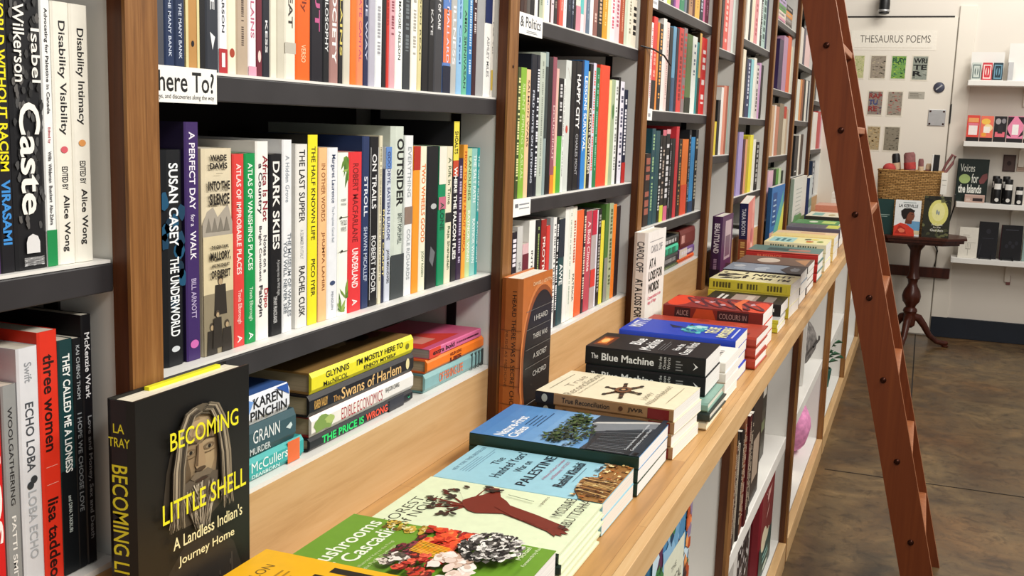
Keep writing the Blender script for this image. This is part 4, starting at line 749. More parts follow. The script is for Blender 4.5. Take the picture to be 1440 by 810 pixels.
# ================================================================== flat stacks on the counter
def stack(x0, x1, y0, y1, ztop, n, labels, col, spinecol=None, spine=None, cover=None, hc=False, deg=0.0, jit=.004, pages=PAGE, group=None, zb=None, cols=None):
    z = CT + .0008 if zb is None else zb
    t = (ztop - z) / n
    for k in range(n):
        topb = k == n - 1
        jx = 0 if topb else rng.uniform(-jit, jit) * .5 ; jy = 0 if topb else rng.uniform(-jit, jit) * .3
        c = (cols[k] if cols else col)
        lab = labels[0] if topb else labels[1].format(ONES[n - k])
        FAR[0] = y0 > 3.1 and not topb
        book(lab, (x1 + jx, y0 + jy, z + k * t + .0003), 'flat', x1 - x0, y1 - y0, t - .0006, c, hc, spine, cover if topb else None, spinecol or c, None, pages, group, Matrix.Rotation(math.radians(deg if topb else deg + rng.uniform(-.6, .6)), 4, 'Z'))
        FAR[0] = False
def c_yellow(c):
    c.text('POLLON', .42, .86, .80, .905, '#6a4a10', .0); c.lines(.50, .74, .80, .83, 3, '#b07c14', .35)
    for k in range(6): c.rect(.86 - k * .14, 0, .93 - k * .14, .62 + .03 * (k % 2), '#1c140c')
    c.rect(.70, 0, .79, .66, '#1c140c')
stack(.075, .315, .757, .923, .918, 3, ('bright yellow book with black stripes at the bottom edge of view', 'yellow book, {} from the top in the black-striped yellow stack'), '#f2b518', cover=c_yellow, group='flat stacks on the counter')
def c_mush(c):
    r = random.Random(21)
    c.text('Mushrooms', .0, .825, .94, .905, '#f0f4e2', .01); c.text('of Cascadia', .0, .725, .90, .805, '#f0f4e2', .01)
    c.text('An Illustrated Key to the Fungi', .10, .675, .66, .695, '#cfe0a4'); c.text('of the Pacific Northwest', .10, .645, .60, .665, '#cfe0a4')
    def bl(n, x0, x1, y0, y1, rx, ry, ks, sh=None):
        for i in range(n):
            x, y = r.uniform(x0, x1), r.uniform(y0, y1); a, b_ = rx * r.uniform(.5, 1.2), ry * r.uniform(.5, 1.2)
            c.blob(x, y, a, b_, r.choice(ks), 10, .3, r)
            c.blob(x + a * .2, y + b_ * .25, a * .5, b_ * .45, r.choice(ks), 8, .3, r); c.k -= 1.7
    bl(46, .84, 1, .56, .80, .035, .014, ['#c8a23c', '#d8b84a', '#e8dc9c', '#8a6a1c', '#6a5418', '#b08a2c'])
    bl(40, .62, .99, .36, .60, .05, .022, ['#8a1a20', '#b81e1c', '#6a1418', '#a82a24', '#c83a28', '#4a1014'])
    bl(34, .52, .98, .34, .54, .06, .028, ['#d83a20', '#e8502c', '#e8602c', '#c83018', '#f08a4a'])
    bl(30, .34, .62, .50, .62, .04, .016, ['#5a1a24', '#7a2434', '#3c1a1c', '#8a3444', '#2a1214'])
    for i in range(9): c.poly([(.44 + i * .022, .40), (.455 + i * .022, .40), (.50 + i * .022, .555), (.487 + i * .022, .555)], r.choice(['#f0a818', '#d89014', '#f4bc3c'])); c.k -= .8
    bl(26, .20, .40, .50, .62, .04, .018, ['#e0d4c8', '#8a7a70', '#4a4038', '#f0e6dc', '#6a5a50'])
    bl(40, .12, .44, .34, .52, .045, .02, ['#c83a28', '#b02a20', '#e8654a', '#7a1e18', '#d84a34', '#501410'])
    bl(26, .30, .56, .26, .40, .055, .026, ['#efe2d8', '#f4ece4', '#d8bfae', '#e8d2c4', '#c8a894'])
    bl(16, .10, .34, .16, .32, .06, .03, ['#efe2d8', '#f4ece4', '#d8bfae', '#e8d2c4'])
    for i in range(330):
        a = r.uniform(0, 6.28); q_ = (1 - i / 330) ** .5
        x, y = .72 + .25 * q_ * math.cos(a), .235 + .135 * q_ * math.sin(a)
        c.blob(x, y, .030, .013, r.choice(['#d8d4cc', '#8e8a86', '#3a3634', '#232020', '#f0ece6', '#5a5652', '#141212']), 7, .4, r); c.k -= .9
    c.text('Michael Beug', .55, .055, .95, .085, '#e6eecb', .0); c.text('Forewords by Paul Stamets', .46, .02, .96, .042, '#dfe8c4', .0)
stack(.082, .345, .937, 1.100, .898, 2, ('green mushroom guide with colourful fungi cover on its stack', 'green mushroom guide, {} from the top, under the fungi cover'), '#6c9a2c', cover=c_mush, group='flat stacks on the counter', pages='#f0eeea')
def c_forest(c):
    r = random.Random(4)
    c.text('FOREST', .02, .875, .56, .935, '#3c3a30', -.005); c.text('of NOISE', .02, .80, .63, .86, '#3c3a30', -.005)
    br = '#762a1c'
    for x, y in ((.42, .78), (.32, .70), (.58, .83), (.72, .80), (.82, .77), (.93, .64), (.50, .74), (.66, .76)):
        c.poly([(.52, .63), (.56, .65), (x + .006, y + .004), (x - .006, y)], br)
    c.poly([(.26, .08), (.30, .09), (.29, .05), (.33, .07), (.34, .03), (.39, .07), (.41, .04), (.47, .09), (.58, .26), (.67, .43), (.74, .47), (.80, .52), (.96, .575), (.955, .605), (.86, .60), (.78, .62), (.70, .66), (.62, .685), (.52, .65), (.45, .60), (.43, .55), (.47, .48), (.50, .42), (.42, .28), (.33, .14)], br)
    for i in range(14): c.poly([(.34 + .01 * i, .10 + .02 * i), (.35 + .01 * i, .10 + .02 * i), (.44 + .012 * i, .30 + .015 * i), (.432 + .012 * i, .30 + .015 * i)], r.choice(['#6a2418', '#84382a', '#7e3022'])); c.k -= .8
    for x, y in ((.42, .78), (.32, .70), (.58, .83), (.72, .80), (.82, .77), (.93, .64), (.50, .74), (.66, .76), (.38, .66), (.88, .58)):
        for i in range(4): c.ell(x + r.uniform(-.06, .06), y + r.uniform(-.03, .03), .032, .013, r.choice(['#5a2018', '#2c2620', '#3c2a20', '#3a3a2c']), 10, r.uniform(0, 3)); c.k -= .7
    c.poly([(.835, .49), (.845, .49), (.795, .33), (.785, .33)], '#6a7a60')
    c.text('poems', .76, .268, .92, .288, '#6a5a40'); c.text('MOSAB', .60, .13, .97, .185, '#2f2c26', -.005); c.text('ABU TOHA', .38, .05, .98, .105, '#2f2c26', -.005)
stack(.092, .342, 1.116, 1.300, .886, 4, ('pale green hardcover with a red-brown arm and branches on the cover', 'pale green hardcover, {} from top, beneath the arm cover'), '#dfeac6', spinecol='#23342a', cover=c_forest, hc=True, group='flat stacks on the counter', pages='#dfe8cc', jit=.008)
def c_pal(c):
    r = random.Random(8)
    c.text('NEW YORK TIMES BESTSELLER', .24, .93, .97, .955, '#4a6a84'); c.lines(.25, .85, .95, .92, 4, '#6c90a8', .3)
    c.text('The', .54, .745, .75, .795, '#1e2a3a', .0); c.text('Hundred Years\'', .22, .655, .97, .72, '#1e2a3a', .0); c.text('War on', .44, .575, .76, .625, '#1e2a3a', .0); c.text('PALESTINE', .12, .47, .98, .535, '#16202e', .005)
    c.text('A History of Settler Colonialism', .34, .405, .95, .43, '#b0486a'); c.text('and Resistance, 1917-2017', .38, .365, .90, .39, '#b0486a'); c.text('Rashid Khalidi', .22, .275, .92, .335, '#16202e', .015); c.rect(.4, .25, .8, .254, '#4a5a6a')
    c.poly([(0, 0), (0, .12), (.06, .15), (.2, .2), (.46, .22), (.56, .21), (.60, .14), (.72, .16), (.9, .15), (1, .17), (1, 0)], '#9a6c3a')
    for i in range(130):
        x, y = r.uniform(0, .97), r.uniform(0, .19)
        if y > .15 and x > .56: continue
        c.rect(x, y, x + r.uniform(.012, .05), y + r.uniform(.006, .03), r.choice(['#c89858', '#6a4424', '#e6c680', '#4a2e1c', '#dcc49a', '#a8622c', '#8a6034', '#f0dca0', '#2c1e16'])); c.k -= .8
    for i in range(16): c.poly([(.05 + .03 * i, 0), (.06 + .03 * i, 0), (.14 + .025 * i, .18), (.13 + .025 * i, .18)], r.choice(['#3a2818', '#b88a50', '#e0bc78'])); c.k -= .8
    c.ell(.80, .165, .05, .012, '#3a3a44'); c.ell(.80, .18, .035, .009, '#9ccce0')
stack(.084, .336, 1.322, 1.487, .878, 2, ('light blue paperback with a sandstone city strip on its cover', 'light blue paperback, {} from the top, beneath the city cover'), '#9accdc', cover=c_pal, group='flat stacks on the counter', pages='#ece6dc')
def c_nature(c):
    r = random.Random(9)
    for k in range(8): c.rect(0, .40 + k * .075, 1, .475 + k * .075, ['#8ab4dc', '#80aed8', '#76a6d4', '#6c9ed0', '#6296cc', '#5a90c8', '#548ac4', '#4e84c0'][k]); c.k -= .5
    c.text('Nature-First', .04, .80, .66, .865, '#f4f8fc', .02); c.text('Cities', .04, .725, .36, .785, '#f4f8fc', .02); c.lines(.42, .69, .88, .79, 4, '#27486a', .3)
    c.poly([(0, 0), (1, 0), (1, .42), (.8, .43), (.5, .38), (.2, .33), (0, .34)], '#363f48')
    c.poly([(.70, .42), (.78, .40), (1, .10), (1, .02), (.96, .02)], '#c8c8c4'); c.poly([(.5, .36), (.72, .41), (.96, .05), (.8, .04)], '#7c8288')
    c.poly([(0, .06), (.7, .05), (.45, .34), (0, .31)], '#23292e')
    for i in range(16): c.poly([(.02 + i * .045, .09), (.032 + i * .045, .09), (.03 + i * .035, .30), (.02 + i * .035, .30)], r.choice(['#565e66', '#6a7278', '#40484e'])); c.k -= .8
    for i in range(420):
        a, q_ = r.uniform(0, 6.28), r.uniform(0, 1) ** .6
        bx_, by_, ra, rb = r.choice([(.30, .44, .34, .10), (.62, .50, .30, .10), (.20, .52, .16, .08), (.75, .50, .18, .06), (.45, .46, .3, .12)])
        x, y = bx_ + ra * q_ * math.cos(a), by_ + rb * q_ * math.sin(a)
        c.blob(x, y, .022, .010, r.choice(['#2c4424', '#36502a', '#1b2c1c', '#46602f', '#233822', '#162418', '#566c3a']), 6, .5, r); c.k -= .9
    c.rect(0, 0, 1, .03, '#24303a'); c.text('Creating Healthy, Resilient, and Equitable', .03, .075, .80, .092, '#dfe6ea'); c.text('Communities in an Urban World', .03, .042, .66, .059, '#dfe6ea')
stack(.066, .341, 1.494, 1.688, .894, 3, ('blue-sky paperback with trees and a dark building on its cover', 'dark green spined paperback, {} from top, under the blue-sky cover'), '#6a9ed0', spinecol='#1f3a30', cols=['#2c4a3c', '#2c4a3c', '#6a9ed0'], cover=c_nature, group='flat stacks on the counter', pages='#f2f0ee', jit=.002)
def s_true(c):
    c.rect(0, 0, .14, 1, '#17161a'); c.ell(.07, .5, .022, .34, '#b8bcae'); c.rect(.82, .04, .97, .9, '#7a1e1c')
    c.text('True Reconciliation', .20, .28, .55, .72, '#2a2018', .01); c.ell(.63, .5, .016, .2, '#5a3a24'); c.text('JWR', .68, .28, .79, .7, '#2a2018', .015)
def c_true(c):
    c.text('True', .32, .815, .82, .875, '#8a7f6a', .0); c.text('Reconciliation', .02, .735, .97, .80, '#8a7f6a', .0); c.text('How to Be a Force for Change', .12, .695, .88, .715, '#9a8f7a'); c.rect(.15, .93, .85, .937, '#8a7f6a')
    for k in range(6):
        a = k * math.pi / 3 + .35; x, y = .44 + .30 * math.cos(a), .455 + .135 * math.sin(a)
        c.poly([(.44 - .03 * math.sin(a), .455 + .02 * math.cos(a)), (.44 + .03 * math.sin(a), .455 - .02 * math.cos(a)), (x + .018 * math.sin(a), y - .012 * math.cos(a)), (x - .018 * math.sin(a), y + .012 * math.cos(a))], '#5c3e28')
        c.ell(x, y, .035, .016, '#2c221c', 10); c.ell(.44 + .17 * math.cos(a), .455 + .077 * math.sin(a), .03, .016, '#2c221c', 8)
    c.ell(.44, .455, .12, .056, '#7a5034'); c.ell(.44, .455, .07, .032, '#2c221c'); c.ell(.44, .455, .03, .015, '#c89a6a')
    c.text('Jody', .20, .225, .46, .275, '#8a7f6a', .0); c.text('Wilson-Raybould', .02, .15, .80, .205, '#8a7f6a', .0); c.rect(.2, .08, .8, .085, '#a89c84')
stack(.098, .347, 1.695, 1.872, .918, 4, ('cream hardcover with a brown star emblem and tan spine', 'cream hardcover, {} from the top, beneath the star emblem cover'), '#ece3c4', spinecol='#a07a52', spine=s_true, cover=c_true, hc=False, deg=-3, group='flat stacks on the counter', pages='#f0eee8')
stack(.115, .368, 1.892, 2.058, .884, 3, ('thin teal-topped book at the base of the black machine stack', 'thin pale book, {} from the top, at the base of the black machine stack'), '#7ea294', cols=['#e4dcc0', '#2a3430', '#7ea294'], hc=True, jit=.01, pages='#e6e0d0', group='flat stacks on the counter')
def s_blue(c):
    c.text('The', .05, .36, .11, .66, '#f2f2f0', .01); c.text('Blue Machine', .14, .30, .58, .70, '#f2f2f0', .02)
    for k, s in enumerate(('How the', 'Ocean', 'Works')): horiz(c, s, .62 + k * .035, .645 + k * .035, .2, .85, '#d8d8d6', .0)
    c.lines(.76, .2, .82, .8, 4, '#8a8a8a', .4); c.poly([(.90, .3), (.94, .5), (.90, .7), (.92, .5)], '#f2f2f0')
def c_blue(c):
    c.rect(.15, .84, .75, .97, '#6a2c10'); c.rect(.25, .87, .65, .95, '#d8782c'); c.ell(.45, .91, .14, .03, '#f4c070')
    c.text('Blue', .40, .60, .82, .70, '#f2f2f0', .015); c.text('Machine', .12, .47, .86, .57, '#f2f2f0', .015); c.text('How the', .3, .26, .72, .32, '#f2f2f0', .01); c.text('Ocean Works', .08, .16, .9, .24, '#f2f2f0', .01); c.lines(.2, .37, .8, .44, 3, '#6a6a6a', .3)
stack(.118, .352, 1.935, 2.085, .958, 2, ('thick black book with white title and orange glow on its cover', 'thick black book directly beneath the one with the orange glow'), '#131316', spine=s_blue, cover=c_blue, group='flat stacks on the counter', zb=.8853, jit=.004, pages='#efece6')
def c_sig(c):
    for i in range(5): c.blob(.3 + .1 * i, .1, .03, .02, '#2c2c2c', 7); c.k -= 1
stack(.10, .362, 2.10, 2.262, .918, 4, ('white paperback with dark marks between the black and blue stacks', 'white paperback, {} from the top, between the black and blue stacks'), '#f0ede2', cover=c_sig, group='flat stacks on the counter')
def c_matt(c):
    r = random.Random(14)
    c.text('MATT', .30, .86, .80, .97, '#dfe4ee', .03); c.text('HAIG', .85, .86, 1.0, .97, '#dfe4ee', .03)
    c.poly([(.5, .60), (.72, .66), (.6, .50), (.9, .48), (.66, .42)], '#0f1a3c')
    for i in range(26): c.blob(r.uniform(.3, .75), r.uniform(.33, .5), .08, .03, r.choice(['#3aa0b0', '#58c0c4', '#2a7a94', '#a8dcd8']), 8, .4, r); c.k -= .7
    c.text('THE LIFE', .32, .20, .78, .30, '#e8e6b0', .03); c.text('IMPOSSIBLE', .10, .09, .85, .18, '#e8e6b0', .03); c.rect(.1, .04, .8, .055, '#c8d0e8')
stack(.092, .352, 2.275, 2.44, .93, 4, ('bright royal blue paperback with pale blocky title', 'royal blue paperback, {} from the top, beneath the blocky title'), '#1d3fb4', cover=c_matt, group='flat stacks on the counter', pages='#f2efe6')
stack(.085, .372, 2.448, 2.622, .908, 3, ('rust red hardcover with navy edge just behind the blue stack', 'rust red hardcover, {} from the top, just behind the blue stack'), '#a83c28', hc=True, jit=.008, group='flat stacks on the counter', cover=lambda c: [c.blob(rng.uniform(.1, .9), rng.uniform(.1, .9), .1, .06, k) for k in ('#8a2c20', '#c05038', '#6a2420', '#b84a30')], deg=-1)
def c_alice(c):
    r = random.Random(16)
    c.rect(0, 0, 1, 1, '#8a2420'); c.ell(.55, .9, .5, .12, '#e2431f'); c.ell(.4, .08, .5, .1, '#d8482c')
    for i in range(5):
        c.ell(.5, .72 - i * .14, .42, .06, '#5c2430', 18, .5); c.ell(.5, .72 - i * .14, .30, .035, '#b03828', 18, .5); c.blob(.5 + r.uniform(-.2, .2), .72 - i * .14, .08, .03, '#c8a0a8', 9, .4, r)
    c.poly([(0, .2), (.5, .35), (1, .3), (1, .24), (.5, .27)], '#e06a3a')
stack(.105, .358, 2.648, 2.832, .932, 3, ('orange-red paperback with swirling dark pattern in front of white upright book', 'orange-red paperback, {} from the top, under the swirling pattern'), '#c8401f', spinecol='#7e2a22', spine=lambda c: (c.poly([(.3, .1), (.34, .9), (.5, .9), (.54, .1)], '#c04a26'), c.rect(.12, .15, .28, .9, '#3a1e22'), c.text('ALICE', .14, .3, .26, .7, '#b08a84'), c.rect(.55, .15, .86, .9, '#3a1e22'), c.text('COLOURS IN', .57, .3, .84, .7, '#b08a84')), cover=c_alice, group='flat stacks on the counter')
stack(.17, .362, 2.94, 3.10, .868, 3, ('small grey book with yellow spine at the base of the black one', 'small yellow spined book, {} from the top, near the counter edge'), '#b8b8b4', spinecol='#c8c23a', cols=['#d8d4c8', '#d0cc48', '#b8b8b4'], jit=.006, group='flat stacks on the counter')
stack(.145, .360, 2.995, 3.165, .902, 1, ('black paperback with beige photo patches and white spine lettering', ''), '#1a1717', spine=lambda c: (c.dashes(.1, .55, '#e6e4de', .3), c.dashes(.75, .92, '#e6e4de', .3)), cover=lambda c: (c.rect(.1, .35, .8, .68, '#a8948a'), c.rect(.2, .4, .7, .5, '#d0c0b4'), c.rect(.15, .12, .75, .25, '#8a8078'), c.rect(.1, .82, .7, .86, '#e0dcd4'), c.rect(.1, .75, .6, .79, '#e0dcd4')), group='flat stacks on the counter', zb=.8687)
def c_night(c):
    r = random.Random(18)
    c.poly([(.30, .95), (.40, .70), (.5, .9), (.62, .62), (.75, .8), (.55, .98)], '#1c1a16'); c.poly([(.1, .9), (.2, .66), (.3, .84)], '#2c281e')
    for i in range(12): c.blob(r.uniform(.1, .9), r.uniform(.6, .95), .07, .025, '#1c1a16', 7, .5, r); c.k -= .7
    horizc(c, 'NIGHT', .62, .86, .56, .06); horizc(c, 'I AM  I\'M', .26, .46, .52, .06)
def horizc(c, s, xa, xb, ya, yb):
    # lettering that reads along the long side of the cover, left to right from the spine side
    vs, fs, bb = glyphs(s, .03); i = len(c.mb.v); w_, h_ = bb[2] - bb[0], bb[3] - bb[1]
    for x, y in vs: c.mb.v.append(tuple(c.p3((xa + (xb - xa) * (y - bb[1]) / h_) * c.W, (ya + (yb - ya) * (x - bb[0]) / w_) * c.H)))
    k = lin('#141414')
    for f in fs: c.mb.f.append(tuple(i + a for a in f)); c.mb.c.append(k); c.mb.m.append(c.mat)
    c.k += 1
stack(.12, .362, 3.185, 3.395, .934, 3, ('cream and yellow paperback with large black capitals', 'yellow spined paperback, {} from the top, under large black capitals'), '#f0e8b8', spinecol='#cfc03c', spine=lambda c: (c.dashes(.05, .6, '#5a5220', .5), c.dashes(.72, .95, '#5a5220', .5)), cover=c_night, deg=-2, group='flat stacks on the counter')
stack(.115, .362, 3.455, 3.655, .932, 3, ('blue-grey cloudy covered book with dark spine on the counter', 'dark spined book, {} from the top, under the cloudy cover'), '#8a96a4', spinecol='#2c2426', cover=lambda c: ([c.blob(rng.uniform(.1, .9), rng.uniform(.3, .95), .16, .08, k) for k in ('#b8c0c8', '#a0acb8', '#c8ccd0', '#98a4b4', '#b0bac4')], c.poly([(0, .0), (1, 0), (1, .22), (.4, .3), (0, .18)], '#3a3034'), c.blob(.5, .12, .25, .06, '#8a8e94')), group='flat stacks on the counter')
stack(.115, .360, 3.70, 3.93, .928, 4, ('brown covered paperback with pale oval behind the cloudy one', 'brown paperback, {} from the top, under the pale oval cover'), '#6e5446', spinecol='#3a2a26', cover=lambda c: (c.ell(.5, .6, .3, .16, '#cfc0ae'), c.poly([(.1, .05), (.9, .05), (.7, .25)], '#b8855a')), group='flat stacks on the counter')
stack(.100, .362, 4.03, 4.265, .934, 3, ('thick red spined book with teal cover, halfway along the counter', 'red spined book, {} from the top, under the teal cover'), '#5c7f78', spinecol='#b8302c', spine=lambda c: c.text('BLESSINGS', .16, .3, .5, .7, '#e87a5a', .02), cover=lambda c: (c.rect(0, 0, .16, 1, '#c85a44'), c.rect(.3, .3, .7, .75, '#2f4a48'), c.rect(.35, .15, .6, .45, '#b07a6a')), hc=True, group='flat stacks on the counter')
stack(.12, .362, 4.36, 4.62, .94, 3, ('pale yellow illustrated book with aqua title panel, at mid counter', 'pale yellow illustrated book, {} from the top, under aqua panel'), '#e9e3a8', spinecol='#d8d6b4', spine=lambda c: c.dashes(.1, .9, '#5a6a5a', .5), cover=lambda c: (c.rect(.1, .55, .85, .95, '#9fd0cc'), c.lines(.2, .62, .75, .9, 3, '#3f7a80', .55), [c.blob(rng.uniform(.2, .8), rng.uniform(.1, .5), .12, .06, k) for k in ('#d8c03c', '#4a5a34', '#c86a3c', '#e8d860', '#8aa04c')]), group='flat stacks on the counter')
stack(.10, .364, 4.73, 4.98, .934, 3, ('tan and yellow covered book behind the aqua panelled one', 'tan spined book, {} from the top, behind the aqua panelled one'), '#e6cf86', cover=lambda c: (c.rect(.5, 0, 1, 1, '#e8c8a0'), c.rect(.6, .2, .8, .6, '#d8a878')), group='flat stacks on the counter')
stack(.09, .345, 5.35, 5.58, .92, 2, ('purple-grey book with a lime patch towards the far counter end', 'grey book, {} from the top, beneath the lime patched one'), '#5c5666', cover=lambda c: (c.rect(.1, .3, .9, .92, '#4a4654'), c.rect(.1, .05, .9, .28, '#cfd04a')), group='flat stacks on the counter')
stack(.085, .31, 5.70, 5.96, .912, 2, ('green book lying flat before the white and green upright book', 'pale green book, {} from top, before the white and green upright book'), '#3f8a46', cover=lambda c: (c.rect(.2, .1, .8, .4, '#c0d86a'), c.ell(.5, .6, .2, .1, '#e0e8d0')), group='flat stacks on the counter')
stack(.10, .29, 6.12, 6.48, .92, 3, ('cream illustrated book near the far counter end', 'cream book, {} from the top, near the far counter end'), '#e6dfc6', spinecol='#2a2a26', cover=lambda c: (c.rect(.2, .55, .8, .85, '#7ab0a8'), c.ell(.4, .3, .2, .1, '#b8a878')), group='flat stacks on the counter')
stack(.085, .26, 6.85, 7.12, .936, 3, ('salmon pink book on the farthest counter stack', 'dark spined book, {} from the top, in the farthest salmon pink stack'), '#e0a48c', spinecol='#d08a72', cols=['#2a1e1e', '#d89a84', '#e0a48c'], group='flat stacks on the counter')
FAR[0] = True
for k in range(4):
    book(f'small white book in the pile by the back wall, {ONES[4 - k]} from top', (.34, 7.35, CT + .0006 + k * .04), 'flat', .2, .2, .039, '#ece8e0', group='white pile at the far counter end')
FAR[0] = False

# ================================================================== books standing face-out on the counter against the posts
def facing(label, uh, ur, us, vt, xb, t, col, spinecol, spine, cover, hc=True, lean=0, zb=CT + .0006, rotx=0, pages='#efe9da', z=1.1, dd=None):
    X = xb + t; yn = yat(uh, X, z); d = dd or (yat(ur, X, z) - yn); h = zat(vt, X, yn) - zb
    m = Matrix.Rotation(math.radians(lean), 4, 'Y') @ Matrix.Rotation(math.radians(rotx), 4, 'X')
    return book(label, (xb, yn, zb), 'face', h, d, t, col, hc, spine, cover, spinecol, None, pages, None, m)
def c_becoming(c):
    r = random.Random(2)
    def strip(pts, w0, w1, col):
        P = pts; n = len(P); A, B = [], []
        for i, (x, y) in enumerate(P):
            w_ = w0 + (w1 - w0) * i / (n - 1); A.append((x - w_, y)); B.append((x + w_, y))
        c.poly(A + B[::-1], col); c.k -= .93
    c.warp = lambda x, y: (x, y * 1.38)
    c.poly([(.02, 0), (.10, .16), (.26, .27), (.42, .33), (.64, .33), (.84, .26), (.95, .14), (1, 0)], '#2a2622')
    for i in range(16): x = r.uniform(.08, .95); strip([(x, r.uniform(.0, .1)), (x + r.uniform(-.04, .04), r.uniform(.14, .24))], .003, .006, r.choice(['#3c3630', '#211d1a', '#484038']))
    c.warp = lambda x, y: (x, .918 - (.90 - y) * .76 if y > .55 else .652 - (.55 - y) * .42)
    c.poly([(.25, .30), (.22, .46), (.25, .64), (.32, .80), (.42, .875), (.52, .90), (.62, .885), (.71, .82), (.76, .66), (.78, .46), (.75, .28), (.62, .2), (.40, .2)], '#3e372e')
    # face with darker cheek planes
    c.poly([(.36, .70), (.38, .79), (.44, .84), (.53, .855), (.62, .84), (.68, .78), (.69, .66), (.67, .54), (.60, .46), (.52, .44), (.44, .47), (.38, .56)], '#8c785c')
    c.poly([(.53, .84), (.62, .83), (.66, .76), (.66, .62), (.60, .52), (.55, .54), (.56, .68)], '#a89270'); c.poly([(.42, .80), (.48, .83), (.60, .83), (.64, .79), (.58, .765), (.46, .76)], '#b09a7a')
    c.poly([(.37, .68), (.39, .58), (.44, .50), (.45, .60), (.42, .68)], '#5e4e3a')
    for x, f in ((.445, 1), (.605, -1)):
        c.poly([(x - .07, .722), (x - .02, .740), (x + .06, .727), (x + .06, .721), (x - .02, .731)], '#463a2c'); c.ell(x, .694, .048, .015, '#6e5c45', 14); c.ell(x, .692, .030, .008, '#8e7f66', 12); c.ell(x + .004, .692, .014, .009, '#17110c', 12)
        strip([(x - .05, .672), (x, .666), (x + .05, .672)], .02, .02, '#6a5842')
    c.poly([(.505, .72), (.545, .72), (.575, .625), (.555, .600), (.50, .600), (.48, .625)], '#a08868'); c.poly([(.50, .72), (.515, .72), (.505, .62), (.485, .622)], '#5e4c38'); c.ell(.528, .603, .045, .010, '#4a3a2a', 14)
    # beard and moustache
    c.poly([(.38, .56), (.43, .57), (.53, .585), (.63, .57), (.68, .56), (.67, .42), (.62, .28), (.56, .15), (.51, .15), (.45, .27), (.39, .42)], '#5a5044')
    for i in range(90):
        x = r.uniform(.40, .66); y = .56 - abs(x - .53) * .3 - r.uniform(0, .2); e = .53 + (x - .53) * .4 + r.uniform(-.02, .02)
        strip([(x, y), ((x + e) / 2 + r.uniform(-.015, .015), y - .10), (e, max(.14, y - .22 - r.uniform(0, .1)))], .005, .0015, r.choice(['#8e8272', '#4a4238', '#a89c88', '#6a6052', '#3a342c', '#c0b6a2']))
    c.poly([(.43, .575), (.48, .597), (.53, .590), (.58, .597), (.63, .575), (.60, .560), (.53, .566), (.46, .560)], '#6e6252'); c.ell(.53, .553, .055, .009, '#3a2820', 14)
    # hair falling on both sides
    c.poly([(.34, .70), (.33, .79), (.38, .86), (.46, .90), (.54, .905), (.63, .89), (.70, .84), (.725, .74), (.70, .72), (.67, .80), (.60, .845), (.53, .86), (.45, .845), (.39, .80), (.37, .72)], '#5e5546')
    for i in range(230):
        sd = r.choice((-1, 1)); a = r.uniform(0, 1)
        x0 = .53 + sd * (.01 + a * .06); x1 = .53 + sd * (.125 + .075 * a); x2 = .53 + sd * (.165 + .075 * a) + r.uniform(-.015, .015); x3 = .53 + sd * (.17 + .10 * a) + r.uniform(-.03, .03)
        strip([(x0, .872 + .03 * a), (.53 + sd * (.07 + .07 * a), .862 + .022 * a), (x1, .79 + .02 * a), (x2, .64), (x2 + sd * .008, .48), (x3, r.uniform(.22, .42))], .006, .002, r.choice(['#6e6454', '#857a66', '#564d40', '#978b76', '#443c32', '#2f2a24', '#645a4b', '#a89c86']))
    c.k += 1; c.warp = None
    Y = '#e8e22a'
    c.text('BECOMING', .25, .80, .85, .862, Y, .008); c.text('LITTLE SHELL', .18, .56, .92, .630, Y, .008)
    c.text("A Landless Indian's", .26, .455, .88, .50, '#e6dfae', .01); c.text('Journey Home', .30, .385, .80, .425, '#e6dfae', .01)
def s_becoming(c):
    horiz(c, 'LA', .075, .105, .30, .70, '#e8e22a', .01); horiz(c, 'TRAY', .12, .15, .12, .90, '#e8e22a', .01)
    c.text('BECOMING LITTLE SHELL', .21, .22, .88, .80, '#e8e22a', .01)
yb0 = .713
bm = book('black hardcover with a bearded portrait and yellow title standing against the nearest post', (.024, yb0 + .030, CT + .0006), 'face', .288, .178, .031, '#131211', True, s_becoming, c_becoming, '#121111', None, '#efe6cf')
mb = MB(); mb.box(-.160, .0028, .20, -.050, .0085, .2886, '#e8e22a'); jf = mb.build('jacket_flap', M['cover'], bm); jf['label'] = 'yellow jacket flap'
def c_chord(c):
    c.rect(0, 0, 1, .13, '#141315')
    c.ell(.66, .42, .68, .53, '#c87840', 48); c.ell(.66, .42, .63, .50, '#8a4a24', 48); c.ell(.67, .41, .58, .475, '#1b1a1c', 48)
    c.text('DANIEL J. LEVITIN', .34, .925, .96, .955, '#e8c8a0', .0)
    for i, (s, y) in enumerate((('I HEARD', .70), ('THERE WAS', .58), ('A SECRET', .45), ('CHORD', .33))): c.text(s, .40 - .02 * (i == 1), y, .86, y + .034, '#c4c0b8', .0); c.rect(.14, y + .075, 1, y + .079, '#6a6660')
    c.rect(.1, .16, 1, .164, '#c8c8c4')
def s_chord(c):
    c.text('I HEARD THERE WAS A SECRET CHORD', .08, .54, .88, .74, '#2a1a12', .01); c.text('MUSIC AS MEDICINE', .34, .26, .70, .38, '#5a3018')
    for y in (.33, .45, .57, .69, .81): c.rect(y, 0, y + .004, 1, '#6a3c1c')
    c.rect(.9, 0, 1, 1, '#141315')
facing('orange-brown hardcover with a big black oval standing against the second post', 735, 777, 708, 393, .025, .040, '#b8682c', '#a85f2a', s_chord, c_chord, z=1.09)
